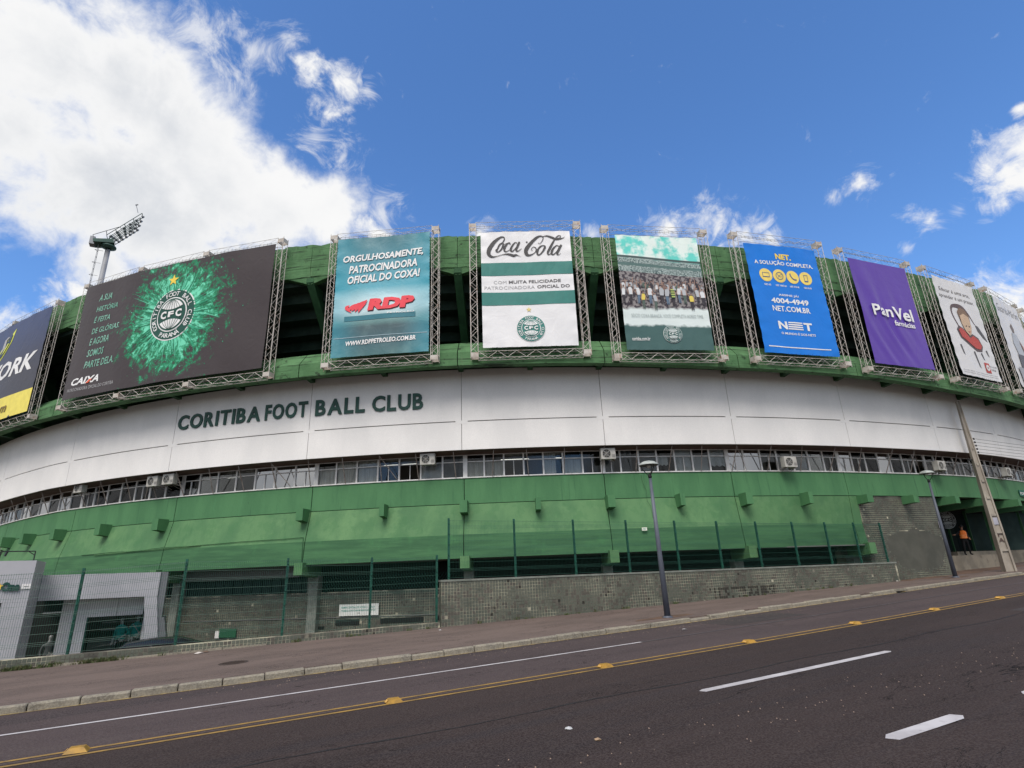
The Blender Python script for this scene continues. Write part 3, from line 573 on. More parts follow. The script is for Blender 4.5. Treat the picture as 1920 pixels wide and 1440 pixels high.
mb = MB(); sweep(mb, lambda th: [(50.545, -1.36), (50.57, -1.36), (50.57, -1.33), (50.545, -1.33)], -16.6, -3.2, .8); sbuild(mb, 'wall_ledge', 'joint')
# mosaic tiles as real small pieces, joined
def tiles_ring(name, t0, t1, r, z0, z1, s, gap, mats=('tile', 'tile_b'), skip=None):
    mb = MB(); d = math.degrees(s/r); n = int((t1-t0)/d); k = int((z1-z0)/s)
    for i in range(n):
        for j in range(k):
            th = t0+d*i; z = z0+s*j
            if skip and skip(th, z): continue
            if random.random() < .006: continue
            e = random.uniform(0, .004); g = gap/2; gd = math.degrees(g/r)
            P = [cp(th+gd, r, z+g), cp(th+d-gd, r, z+g), cp(th+d-gd, r, z+s-g), cp(th+gd, r, z+s-g)]
            o = (cp(th+d/2, 1, 0)-cp(th+d/2, 0, 0))*(.008+e)
            mb.add(P+[p+o for p in P], [(4, 5, 6, 7), (0, 1, 5, 4), (1, 2, 6, 5), (2, 3, 7, 6), (3, 0, 4, 7)], 1 if random.random() < .25 else 0)
    return sbuild(mb, name, list(mats), kind='stuff')
tiles_ring('mosaic_tiles', -19.8, -3.1, 50.53, -2.3, -.37, .1, .014, skip=lambda t, z: (-8.35 < t < -7.2 or -6.2 < t < -4.2) and -1.68 < z < -1.38)
# right hand tile wall with its rough patch
mb = MB(); sweep(mb, lambda th: [(48., -1.2), (51.45, -1.2), (51.45, 2.84), (48., 2.84)], EN+.02, 23.35, .7); sbuild(mb, 'side_wall', 'grout')
def inpatch(t, z, lim=.95): 
    u = (t-21.0)/2.1; v = (z-.42)/.88; return abs(u)**2.4+abs(v)**2.6+.35*math.sin(t*5)*math.cos(z*4) < lim
tiles_ring('mosaic_tiles', EN+.03, 23.33, 51.45, -1.15, 2.83, .088, .016, skip=inpatch)
mb = MB(); dd = math.degrees(.088/51.45)/2
for a_ in range(int(5.7/dd)):
    for b_ in range(90):
        t = EN+.03+dd*a_; z = -1.15+.044*b_
        if inpatch(t+dd/2, z+.02, 1.06): mb.add([cp(t, 51.459, z), cp(t+dd, 51.459, z), cp(t+dd, 51.459, z+.044), cp(t, 51.459, z+.044)], [(0, 1, 2, 3)])
sbuild(mb, 'plaster_patch', 'patch')
# entrance: doors, posts, frames
def rd(t): return interp([(33, 48.), (39, 50.7)], t)
mb = MB(); sweep(mb, lambda th: [(rd(th)-.4, .2), (rd(th), .2), (rd(th), 2.9), (rd(th)-.4, 2.9)], 23., JT[-1], 1.); sbuild(mb, 'entrance_back', 'dark')  # back coloured near black to put the entrance in shade
th = 24.5; i = 0
while th < 46:
    w_ = 1.9
    mb = MB(); sweep(mb, lambda t: [(rd(t)+.02, .33), (rd(t)+.07, .33), (rd(t)+.07, 2.5), (rd(t)+.02, 2.5)], th+.05, th+w_-.05, 1); sbuild(mb, 'entrance_door', 'door' if th < 32.5 else 'shutter')
    mb = MB(); rbox(mb, th, rd(th), rd(th)+.16, .33, 2.7, .09); sbuild(mb, 'door_post', 'dark_green'); th += w_; i += 1
mb = MB(); rbox(mb, 34.2, 49.4, 49.75, .2, 2.6, .14); sbuild(mb, 'entrance_column', 'green_hi')
# entrance platform and step
mb = MB(); sweep(mb, lambda th: [(47., -2.85), (max(49.7, rd(th)+.2), -2.85), (max(49.7, rd(th)+.2), .34), (47., .34)], 28.0, JT[-1], .8)
for p in range(0): pass
pl = sbuild(mb, 'platform', 'plat')
mb = MB(); sweep(mb, lambda th: [(49.72, -2.85), (50.35, -2.85), (50.3, .14), (49.72, .14)], 24.0, 33.0, .8); sbuild(mb, 'platform_step', 'plat')
mb = MB(); sweep(mb, lambda th: [(50.92, -2.85), (51.35, -2.85), (51.30, .26), (50.92, .26)], 39., 49, .8); sbuild(mb, 'platform_step', 'plat')
mb = MB(); rbox(mb, 23.4, 48., 51.4, -1.2, 2.84, .1); sbuild(mb, 'side_wall_end', 'patch')
# cable and cracks on the green wall
def crack(th0, z0, th1, z1, r0, r1, w=.012, n=7, m='dark_green', nm='crack', j=.05):
    mb = MB(); ps = []
    for i in range(n+1):
        f = i/n; jj = 0 if i in (0, n) else j; ps.append(cp(th0+(th1-th0)*f+random.uniform(-jj, jj), r0+(r1-r0)*f, z0+(z1-z0)*f+random.uniform(-jj, jj)))
    for a, b in zip(ps, ps[1:]): mb.tube(a, b, w, n=4)
    sbuild(mb, nm, m)
crack(-22.5, 1.62, -9.5, 1.80, 51.83, 51.8, .012, 12, 'raker', 'cable', .02)
crack(-9.5, 1.80, -9.42, .78, 51.8, 51.92, .012, 4, 'raker', 'cable', .0)
crack(-21.5, 1.58, -14.8, 1.72, 51.86, 51.84, .02, 8, 'green_mid', 'cable', .01)
crack(6.1, 3.8, 6.35, 2.0, 51.52, 51.72, .008, 8); 
# raised club lettering
def text_geo(s, bold=0., shear=0., extrude=0., res=3, sp=1.):
    cu = bpy.data.curves.new('t', 'FONT'); cu.body = s; cu.offset = bold; cu.shear = shear; cu.extrude = extrude; cu.resolution_u = res; cu.space_character = sp
    o = bpy.data.objects.new('t', cu); me = bpy.data.meshes.new_from_object(o)
    v = [tuple(p.co) for p in me.vertices]; f = [tuple(p.vertices) for p in me.polygons]
    bpy.data.objects.remove(o); bpy.data.meshes.remove(me); bpy.data.curves.remove(cu); return v, f
def word(s, t0, t1, z0, z1):
    gl = [text_geo(c, .03, 0, .5) for c in s]; ws = []
    for v, f in gl: xs = [p[0] for p in v]; ws.append((min(xs), max(xs)))
    gap = .10; tot = sum(b-a for a, b in ws)+gap*(len(s)-1); k = (t1-t0)/tot; x = 0; 
    for c, (v, f), (a, b) in zip(s, gl, ws):
        ys = [p[1] for p in v]; y0, y1 = min(ys), max(ys); over = .02 if c in 'COUB' else 0
        mb = MB(); mb.add([cp(t0+(x+p[0]-a)*k, 52.225+p[2]*.05, z0+(z1-z0)*(p[1]-y0)/(y1-y0)) for p in v], f)
        sbuild(mb, 'letter', 'letter'); x += b-a+gap
word('CORITIBA', -16.76, -12.0, 6.80, 7.49); word('FOOT', -11.75, -9.54, 6.80, 7.50); word('BALL', -9.14, -6.70, 6.79, 7.50); word('CLUB', -6.35, -3.93, 6.77, 7.48)
# white notice on the low part of the wall, small plates
# ------------------------------------------------------------------ advertising banners
def box_truss(p0, p1, s=.31, rc=.0125, rd=.0065, pitch=.31):
    """square lattice truss between two points (local frame)"""
    mb = MB(); p0 = Vector(p0); p1 = Vector(p1); d = p1-p0; L = d.length; d /= L
    a = Vector((0, 1, 0)); b = d.cross(a).normalized(); h = s/2-rc
    cs = [a*h+b*h, a*h-b*h, -a*h-b*h, -a*h+b*h]
    for c in cs: mb.tube(p0+c, p1+c, rc, n=5)
    n = max(2, round(L/pitch))
    for q in range(4):
        c0, c1 = cs[q], cs[(q+1) % 4]
        for i in range(n):
            u0, u1 = L*i/n, L*(i+1)/n; A, B = (c0, c1) if i % 2 else (c1, c0)
            mb.tube(p0+d*u0+A, p0+d*u1+B, rd, n=3, caps=False)
    return mb
class Banner:
    def __init__(s, th, w, h, z, label, curved=False, rb=53.78, cloth=None, grp='advertising banners round the stadium rim'):
        s.w, s.h, s.cv, s.r = w, h, curved, rb
        a = A0+R(th); s.o = thing('advertising_banner', label, 'banner', tuple(cp(th, rb, z)), a+math.pi/2, grp); s.cloth = cloth or (lambda u, v: 0.)
    def P(s, u, v, off=0.):
        x = u-s.w/2; off = off+s.cloth(u/s.w, v/s.h)
        if s.cv: ph = x/s.r; return Vector(((s.r+off)*math.sin(ph), s.r-(s.r+off)*math.cos(ph), v))
        return Vector((x, -off, v))
    def frame(s, copy=None):
        w, h = s.w, s.h; T = .31; g_ = .07
        if copy:
            for ch in copy.o.children:
                if ch.name.split('.')[0] in ('truss', 'corner_block', 'lashing'):
                    c = ch.copy(); col.objects.link(c); c.parent = s.o
            return
        yb = .17; xe = w/2+g_+T/2; zt = h+.03+T/2; zb = -.12-T/2
        ends = []
        if s.cv:
            n = max(2, round(w/4.2)); Pn = []
            for i in range(n+1):
                u = -g_-T/2+(w+2*g_+T)*i/n; x = u-w/2; ph = x/s.r; Pn.append(Vector(((s.r-yb)*math.sin(ph), s.r-(s.r-yb)*math.cos(ph), 0)))
        else: Pn = [Vector((-xe, yb, 0)), Vector((xe, yb, 0))]
        for p in (Pn[0], Pn[-1]): box_truss(p+Vector((0, 0, zb+T/2)), p+Vector((0, 0, zt-T/2))).build('truss', 'truss', s.o)
        for z in (zb, zt):
            for a, b in zip(Pn, Pn[1:]):
                d = (b-a).normalized()*T/2; box_truss(a+d+Vector((0, 0, z)), b-d+Vector((0, 0, z)), rc=.012 if z == zb else .009, rd=.007 if z == zb else .005, pitch=.40 if z == zb else .6).build('truss', 'truss', s.o)
            for p in Pn:
                mb = MB(); t = T/2+.005; e = .018
                for sx in (-1, 1):
                    for sy in (-1, 1): mb.box(p.x+sx*t-e*(sx > 0), p.x+sx*t+e*(sx < 0), p.y+sy*t-e*(sy > 0), p.y+sy*t+e*(sy < 0), z-t, z+t)
                mb.box(p.x-t+.004, p.x+t-.004, p.y-t+.002, p.y-t+.01, z-t*.6, z+t*.6); mb.box(p.x-t+.004, p.x+t-.004, p.y+t-.01, p.y+t-.002, z-t*.6, z+t*.6)
                mb.box(p.x-t+.002, p.x-t+.01, p.y-t+.012, p.y+t-.012, z-t*.6, z+t*.6); mb.box(p.x+t-.01, p.x+t-.002, p.y-t+.012, p.y+t-.012, z-t*.6, z+t*.6)
                mb.build('corner_block', 'plate', s.o)
        # lashings along both sides and the top
        mb = MB(); n = int(h/.16)
        for i in range(n):
            v = .06+i*.16
            for sx in (0, 1):
                u = s.w*sx; mb.tube(s.P(u-.03*(1-2*sx)*-1, v, .004), s.P(u+(g_+.03)*(1 if sx else -1), v+random.uniform(-.02, .02), -.02), .008, n=3, caps=False)
        for i in range(int(w/.2)):
            u = .1+i*.2; mb.tube(s.P(u, h-.02, .004), s.P(u, h+.14, -.02), .006, n=3, caps=False); mb.tube(s.P(u, .02, .004), s.P(u, -.13, -.02), .006, n=3, caps=False)
        mb.build('lashing', 'black', s.o, kind='stuff')
    def sheet(s, m, nu=44, nv=72):
        mb = MB(); vs = [s.P(s.w*i/nu, s.h*j/nv) for i in range(nu+1) for j in range(nv+1)]
        k = nv+1; mb.add(vs, [(i*k+j, (i+1)*k+j, (i+1)*k+j+1, i*k+j+1) for i in range(nu) for j in range(nv)], 0, True)
        vs = [s.P(s.w*i/nu, s.h*j/nv, -.006) for i in range(nu+1) for j in range(nv+1)]
        mb.add(vs, [(i*k+j, i*k+j+1, (i+1)*k+j+1, (i+1)*k+j) for i in range(nu) for j in range(nv)], 0, True)
        s.sh = mb.build('banner_sheet', m, s.o)
    def text(s, t, u0, u1, v0, v1, m, bold=0., shear=0., layer=1, slope=0., name='lettering', sp=1., mb=None, mi=0):
        v, f = text_geo(t, bold, shear, 0, 2, sp); xs = [p[0] for p in v]; ys = [p[1] for p in v]; a, b, c, d = min(xs), max(xs), min(ys), max(ys)
        u0, u1, v0, v1 = u0*s.w, u1*s.w, v0*s.h, v1*s.h
        new = mb is None; mb = mb or MB(); pts = []
        if s.cloth is globals().get('wr'):
            bm = bmesh.new(); vv = [bm.verts.new(p) for p in v]
            for q in f:
                try: bm.faces.new([vv[k] for k in q])
                except ValueError: pass
            bmesh.ops.triangulate(bm, faces=bm.faces[:])
            for it in range(5):
                lg = [e for e in bm.edges if e.calc_length() > .07]
                if not lg: break
                bmesh.ops.subdivide_edges(bm, edges=lg, cuts=1); bmesh.ops.triangulate(bm, faces=bm.faces[:])
            bm.verts.index_update(); v = [tuple(q.co) for q in bm.verts]; f = [tuple(k.index for k in q.verts) for q in bm.faces]; bm.free()
        for p in v:
            fx = (p[0]-a)/(b-a); pts.append(s.P(u0+(u1-u0)*fx, v0+(v1-v0)*(p[1]-c)/(d-c)+slope*fx*s.h, .012*layer))
        mb.add(pts, f, mi)
        if new: return mb.build(name, m, s.o)
    def poly(s, pts, m=None, layer=1, name='print', mb=None, mi=0):
        new = mb is None; mb = mb or MB(); mb.add([s.P(u*s.w, v*s.h, .012*layer) for u, v in pts], [tuple(range(len(pts)))], mi)
        if new: return mb.build(name, m, s.o)
    def rect(s, u0, u1, v0, v1, m, layer=1, name='colour_band'):
        mb = MB(); n = 12; vs = []
        for i in range(n+1): u = (u0+(u1-u0)*i/n)*s.w; vs += [s.P(u, v0*s.h, .012*layer), s.P(u, v1*s.h, .012*layer)]
        mb.add(vs, [(2*i, 2*i+2, 2*i+3, 2*i+1) for i in range(n)]); return mb.build(name, m, s.o)
    def stroke(s, pts, mb, layer=1, mi=0, sub=6):
        """pts (u, v, width) in metres along a smooth curve"""
        P = pts; out = []
        for i in range(len(P)-1):
            p0 = P[max(i-1, 0)]; p1 = P[i]; p2 = P[i+1]; p3 = P[min(i+2, len(P)-1)]
            for k in range(sub):
                t = k/sub; out.append(tuple(.5*((2*p1[j])+(-p0[j]+p2[j])*t+(2*p0[j]-5*p1[j]+4*p2[j]-p3[j])*t*t+(-p0[j]+3*p1[j]-3*p2[j]+p3[j])*t**3) for j in range(3)))
        out.append(P[-1]); vs = []
        for i, p in enumerate(out):
            a = out[max(i-1, 0)]; b = out[min(i+1, len(out)-1)]; dx, dy = b[0]-a[0], b[1]-a[1]; l = math.hypot(dx, dy) or 1
            nx, ny = -dy/l*max(p[2], .002)/2, dx/l*max(p[2], .002)/2
            vs += [s.P(p[0]+nx, p[1]+ny, .012*layer), s.P(p[0]-nx, p[1]-ny, .012*layer)]
        mb.add(vs, [(2*i, 2*i+1, 2*i+3, 2*i+2) for i in range(len(out)-1)], mi)
    def disc(s, mb, cu, cv, r0, r1, mi, layer, n=48, a0=0, a1=360):
        vs = []
        for i in range(n+1):
            a = R(a0+(a1-a0)*i/n); vs += [s.P(cu+r0*math.cos(a), cv+r0*math.sin(a), .012*layer), s.P(cu+r1*math.cos(a), cv+r1*math.sin(a), .012*layer)]
        mb.add(vs, [(2*i, 2*i+2, 2*i+3, 2*i+1) for i in range(n)], mi)
    def crest(s, cu, cv, r, wm, gm, layer=1):
        mb = MB(); L = layer
        s.disc(mb, cu, cv, 0, r, 0, L); s.disc(mb, cu, cv, .0, r*.955, 1, L+1); s.disc(mb, cu, cv, 0, r*.665, 0, L+2); s.disc(mb, cu, cv, 0, r*.62, 1, L+3)
        for sg in (1, -1):
            n = 24; vs = []
            for i in range(n+1):
                x = -.47+.94*i/n; zt = math.sqrt(max(0, .56**2-x*x)); zb = min(zt, .19+.5*(x*x)); vs += [s.P(cu+x*r, cv+sg*zb*r, .012*(L+4)), s.P(cu+x*r, cv+sg*zt*r, .012*(L+4))]
            mb.add(vs, [(2*i, 2*i+2, 2*i+3, 2*i+1) for i in range(n)], 0)
            for k in (-3, -2, -1, 0, 1, 2, 3):
                s.stroke([(cu+k*.02*r, cv+sg*.56*r, .016*r), (cu+k*.085*r, cv+sg*.4*r, .016*r), (cu+k*.13*r, cv+sg*.18*r, .016*r)], mb, L+5, 1, 3)
        for ch, x, hh in (('C', -.34, .15), ('F', 0, .11), ('C', .34, .15)):
            s.text(ch, (cu+(x-.13)*r)/s.w, (cu+(x+.13)*r)/s.w, (cv-hh*r)/s.h, (cv+hh*r)/s.h, None, .045, 0, L+5, mb=mb, mi=0)
        def arc(t, mid, span, rad, up):
            ad = [text_geo(c, .012) if c != ' ' else None for c in t]; n = len(t)
            for i, g_ in enumerate(ad):
                if not g_: continue
                v, f = g_; xs = [p[0] for p in v]; x0 = (min(xs)+max(xs))/2
                a = mid+(span*(.5-(i+.5)/n) if up else span*((i+.5)/n-.5)); k = r*.24
                ca, sa = math.cos(R(a)), math.sin(R(a)); pts = []
                for p in v:
                    lx = (p[0]-x0)*k; ly = (p[1]-.35)*k
                    if up: X = cu+ca*(rad*r+ly)+sa*lx; Y = cv+sa*(rad*r+ly)-ca*lx
                    else: X = cu+ca*(rad*r-ly)-sa*lx; Y = cv+sa*(rad*r-ly)+ca*lx
                    pts.append(s.P(X, Y, .012*(L+2)))
                mb.add(pts, f, 0)
        arc('CORITIBA FOOT BALL CLUB', 90, 262, .81, True); arc('PARANÁ', 270, 62, .81, False)
        for a in (218, 322): s.disc(mb, cu+.81*r*math.cos(R(a)), cv+.81*r*math.sin(R(a)), 0, .035*r, 0, L+2, 10)
        mb.build('emblem', [wm, gm], s.o)
    def star(s, cu, cv, r, m, layer=2):
        mb = MB(); P = [(cu, cv)]+[(cu+(r if i % 2 == 0 else r*.42)*math.sin(i*math.pi/5), cv+(r if i % 2 == 0 else r*.42)*math.cos(i*math.pi/5)) for i in range(10)]
        mb.add([s.P(u, v, .012*layer) for u, v in P], [(0, 1+i, 1+(i+1) % 10) for i in range(10)]); mb.build('star', m, s.o)
def sheetmat(name, builder, rough=.42, bump=.28):
    m = bpy.data.materials.new(name); m.use_nodes = True; t = m.node_tree; t.nodes.clear()
    b = N('ShaderNodeBsdfPrincipled', t); o = N('ShaderNodeOutputMaterial', t); t.links.new(b.outputs[0], o.inputs[0]); b.inputs['Roughness'].default_value = rough; b.inputs['Specular IOR Level'].default_value = .3
    v = N('ShaderNodeTexCoord', t).outputs['Object']; sp = N('ShaderNodeSeparateXYZ', t); t.links.new(v, sp.inputs[0])
    c = builder(t, v, sp.outputs[0], sp.outputs[2])
    if hasattr(c, 'is_output'): t.links.new(c, b.inputs['Base Color'])
    else: b.inputs['Base Color'].default_value = (*c, 1)
    bp = N('ShaderNodeBump', t); bp.inputs['Strength'].default_value = bump; bp.inputs['Distance'].default_value = .05
    t.links.new(noise(t, v, 1.6, 3, .5, 1.5), bp.inputs['Height']); t.links.new(bp.outputs[0], b.inputs['Normal']); return m
def colramp(t, f, stops):
    n = N('ShaderNodeValToRGB', t); t.links.new(f, n.inputs[0]); e = n.color_ramp.elements
    while len(e) < len(stops): e.new(.5)
    for el, (p, c) in zip(e, stops): el.position = p; el.color = (*c, 1)
    return n.outputs[0]
pw = P_((.80, .80, .80)); pg = P_((.012, .085, .065)); py_ = P_((.85, .62, .08)); pk = P_((.035, .03, .032)); pr = P_((.78, .06, .085)); pgy = P_((.11, .105, .11)); plg = P_((.42, .42, .43))
soft = lambda k, a: (lambda u, v: a*math.sin(u*5+k)*math.sin(v*4+k*2)*.9+.012*math.sin(v*52+k)*(math.exp(-u/.05)+math.exp((u-1)/.05))+.012*math.sin(u*40+k)*(math.exp(-v/.04)+math.exp((v-1)/.04))+.012*math.sin((u*1.3+v)*11+k*3)*math.sin(v*7+k))
# --- dark wide banner
b1 = Banner(-17.02, 11.35, 6.0, 8.60, 'wide dark banner with the round club crest bursting out of green powder', True, cloth=lambda u, v: .03*math.sin(u*26)*(.3+.7*abs(v-.5))+.02*math.sin(v*9+u*14))
def f1(t, v, x, z):
    dx = math_(t, 'SUBTRACT', x, .60); dz = math_(t, 'SUBTRACT', z, 3.25)
    ang = math_(t, 'ARCTAN2', dz, dx); rr = math_(t, 'SQRT', math_(t, 'ADD', math_(t, 'MULTIPLY', dx, dx), math_(t, 'MULTIPLY', dz, dz)))
    cb = N('ShaderNodeCombineXYZ', t); t.links.new(math_(t, 'SINE', ang), cb.inputs[0]); t.links.new(math_(t, 'COSINE', ang), cb.inputs[1]); t.links.new(math_(t, 'MULTIPLY', rr, .35), cb.inputs[2])
    ray_ = noise(t, cb.outputs[0], 6.0, 6, .72, .35); nn = noise(t, v, 2.2, 9, .68, 2.6); n4 = noise(t, v, 8., 6, .7, 1.5)
    thr = math_(t, 'ADD', math_(t, 'MULTIPLY', rr, -.40), math_(t, 'ADD', math_(t, 'MULTIPLY', ray_, 3.1), math_(t, 'ADD', math_(t, 'MULTIPLY', nn, 1.1), math_(t, 'MULTIPLY', n4, .55))))
    m1 = ramp(t, thr, 1.20, 1.55); m2 = ramp(t, thr, 1.5, 2.0)
    base = mixc(t, noise(t, v, .5, 3), (.040, .030, .033), (.055, .044, .046)); c = mixc(t, m1, base, (.004, .20, .085)); c = mixc(t, m2, c, (.16, .66, .44))
    # little droplets further out
    vo = N('ShaderNodeTexVoronoi', t); t.links.new(v, vo.inputs['Vector']); vo.inputs['Scale'].default_value = 7.
    dr = math_(t, 'MULTIPLY', ramp(t, vo.outputs['Distance'], .16, .10), math_(t, 'MULTIPLY', ramp(t, rr, 3.6, 2.2), ramp(t, noise(t, v, 1.3, 3), .50, .56)))
    return mixc(t, math_(t, 'MULTIPLY', dr, .8), c, (.05, .38, .22))
b1.sheet(sheetmat('dark_banner_print', f1), 130, 40); b1.frame()
mb = MB(); random.seed(21)
for i in range(95):
    a = random.uniform(0, 6.283); L = random.uniform(.5, 1.55)*(1.25 if abs(math.sin(a)) < .75 else .8); r0 = 1.15; w = random.uniform(.02, .075); bend = random.uniform(-.35, .35)
    P = []
    for k in range(4):
        f = k/3; rr = r0+L*f; aa = a+bend*f*f*.5; P.append((min(10.9, 6.27+rr*math.cos(aa)), max(.15, min(5.85, 3.2+rr*math.sin(aa))), w*(1-f)**.8+.004))
    b1.stroke(P, mb, 1, random.choice((0, 0, 1, 1, 2)), 4)
for i in range(260):
    a = random.uniform(0, 6.283); rr = 1.6+abs(random.gauss(0, .75)); x_ = 6.27+rr*1.15*math.cos(a); z_ = 3.2+rr*math.sin(a); q = random.uniform(.008, .032)
    if .2 < z_ < 5.8 and 3.2 < x_ < 11: b1.disc(mb, x_, z_, 0, q, random.choice((0, 1, 2)), 1, 5)
mb.build('powder_splash', [P_((.01, .20, .10)), P_((.03, .36, .20)), P_((.14, .60, .40))], b1.o, kind='stuff')
b1.crest(6.27, 3.25, 1.28, pw, P_((.01, .075, .055)), 1); b1.star(6.05, 5.05, .30, py_)
for i, t in enumerate(('A SUA', 'HISTÓRIA', 'É FEITA', 'DE GLÓRIAS.', 'E AGORA', 'SOMOS', 'PARTE DELA.')):
    z = .885-i*.098; b1.text(t, .105-.001*i, .105+{0: .075, 1: .125, 2: .095, 3: .165, 4: .115, 5: .095, 6: .17}[i], z-.06, z, sheetmat('mint_lettering', lambda t, v, x, z: mixc(t, noise(t, v, 2.2, 3), (.03, .25, .16), (.35, .60, .50))) if i == 0 else bpy.data.materials['mint_lettering'], .012, .15)
b1.text('CAIXA', .045, .205, .105, .165, pw, .035, .25); b1.text('PATROCINADORA OFICIAL DO CORITIBA', .03, .30, .055, .082, plg, .0)
b1.poly([(.135, .105), (.15, .105), (.168, .135), (.153, .135)], P_((.75, .12, .05)), 3, 'orange_mark')
# --- far left banner
b0 = Banner(-30.9, 9.0, 5.75, 8.55, 'dark blue banner with white slanted lettering above a yellow strip at the far left', True, cloth=soft(1, .03))
b0.sheet(sheetmat('navy_banner_print', lambda t, v, x, z: mixc(t, ramp(t, math_(t, 'ADD', z, noise(t, v, .7, 2)), 2.5, 6), (.042, .042, .060), (.032, .050, .13))), 50, 16); b0.frame()
b0.rect(0, 1, 0, .215, P_((.82, .70, .13))); b0.text('WORK', .30, .955, .41, .585, pw, .03, .28); b0.text('EQUIPMENT', .42, .72, .315, .37, pw, .01, .28); b0.text('work.com', .30, .745, .06, .15, P_((.22, .15, .03)), .03, .25, 2)
mb = MB()
for pts, mi, L in (([(.60, .93), (.575, .80), (.50, .68), (.42, .60), (.40, .70), (.46, .80)], 0, 1), ([(.575, .88), (.56, .80), (.50, .71), (.44, .645), (.43, .71), (.48, .80)], 1, 2), ([(.46, .80), (.47, .85), (.51, .87), (.54, .86), (.50, .84), (.50, .76), (.45, .72)], 2, 3), ([(.53, .80), (.545, .79), (.50, .72), (.47, .70)], 0, 3)):
    b0.poly(pts, None, L, mb=mb, mi=mi)
mb.build('winged_logo', [P_((.75, .80, .12)), P_((.03, .06, .10)), plg], b0.o)
# --- petrol banner
b2 = Banner(-5.53, 4.12, 5.62, 8.72, 'teal banner with white techno lettering and a red flame logo', cloth=soft(2, .04))
def f2(t, v, x, z):
    c = colramp(t, math_(t, 'DIVIDE', z, 5.62), [(0, (.075, .17, .18)), (.12, (.055, .12, .145)), (.23, (.06, .105, .12)), (.27, (.12, .24, .24)), (.36, (.50, .66, .70)), (.46, (.50, .70, .75)), (.56, (.09, .36, .46)), (.78, (.05, .23, .30)), (1, (.06, .18, .22))])
    gx = ramp(t, math_(t, 'ABSOLUTE', x), .6, 2.1); c = mixc(t, math_(t, 'MULTIPLY', gx, .5), c, (.02, .30, .40))
    nz = noise(t, v, 1.4, 5); c = mixc(t, math_(t, 'MULTIPLY', ramp(t, nz, .45, .75), .22), c, (.25, .42, .42)); return c
b2.sheet(sheetmat('teal_banner_print', f2)); b2.frame()
for t, a, b, z, sl in (('ORGULHOSAMENTE,', .07, .93, .775, .0), ('PATROCINADORA', .14, .87, .685, .0), ('OFICIAL DO COXA!', .13, .90, .595, .0)): 
    b2.text(t, a+.004, b+.004, z-.004, z+.064, P_((.06, .16, .2)), .03, .16, 1, .022, 'lettering_shadow'); b2.text(t, a, b, z, z+.068, pw, .03, .16, 2, .022)
b2.text('RDP', .365, .855, .352, .448, P_((.10, .04, .05)), .07, .12, 1, .006, 'lettering_shadow'); b2.text('RDP', .36, .85, .36, .455, pr, .07, .12, 3, .006)
b2.text('PETRÓLEO', .57, .85, .322, .338, pw, .01, 0, 3); b2.rect(.12, .86, .285, .325, P_((.03, .17, .22)), 1)
b2.rect(.02, .98, .15, .155, P_((.3, .42, .48)), 1); b2.text('WWW.RDPPETROLEO.COM.BR', .15, .87, .085, .122, pw, .03, .1, 2, .012)
mb = MB()
for k in range(4):
    o = .035*k; b2.stroke([((.16+o)*b2.w, (.375-.008*k)*b2.h, .03), ((.185+o)*b2.w, .392*b2.h, .16), ((.22+o)*b2.w, (.408+.006*k)*b2.h, .17), ((.26+o*.9)*b2.w, (.425+.008*k)*b2.h, .02)], mb, 3)
b2.stroke([(.17*b2.w, .415*b2.h, .02), (.14*b2.w, .395*b2.h, .16), (.19*b2.w, .355*b2.h, .02)], mb, 3)
mb.build('flame_logo', pr, b2.o)
# --- cola banner
b3 = Banner(1.08, 3.88, 5.42, 8.74, 'white banner with black script lettering, two green bands and a small crest', cloth=soft(3, .03))
b3.sheet(sheetmat('white_banner_print', lambda t, v, x, z: mixc(t, noise(t, v, 1, 3), (.76, .76, .77), (.70, .70, .72)))); b3.frame(b2)
tg = P_((.035, .20, .175)); b3.rect(0, 1, .605, .718, tg); b3.rect(0, 1, .348, .458, tg)
b3.text('COM', .13, .27, .533, .560, plg, 0); b3.text('MUITA FELICIDADE', .295, .86, .533, .560, pgy, .02); b3.text('PATROCINADORA', .03, .575, .485, .513, plg, 0); b3.text('OFICIAL DO', .60, .955, .485, .513, pgy, .02)
b3.crest(1.98, .80, .60, pw, tg, 1); b3.star(1.93, 1.66, .12, P_((.72, .60, .22)))
mb = MB()
def zc(x, y, w): 
    xl = 190+.04*(y-185); xr = 985+.11*(y-185); return ((x-xl)/(xr-xl)*b3.w, (1-(y-183)/1000)*b3.h, w*.0052)
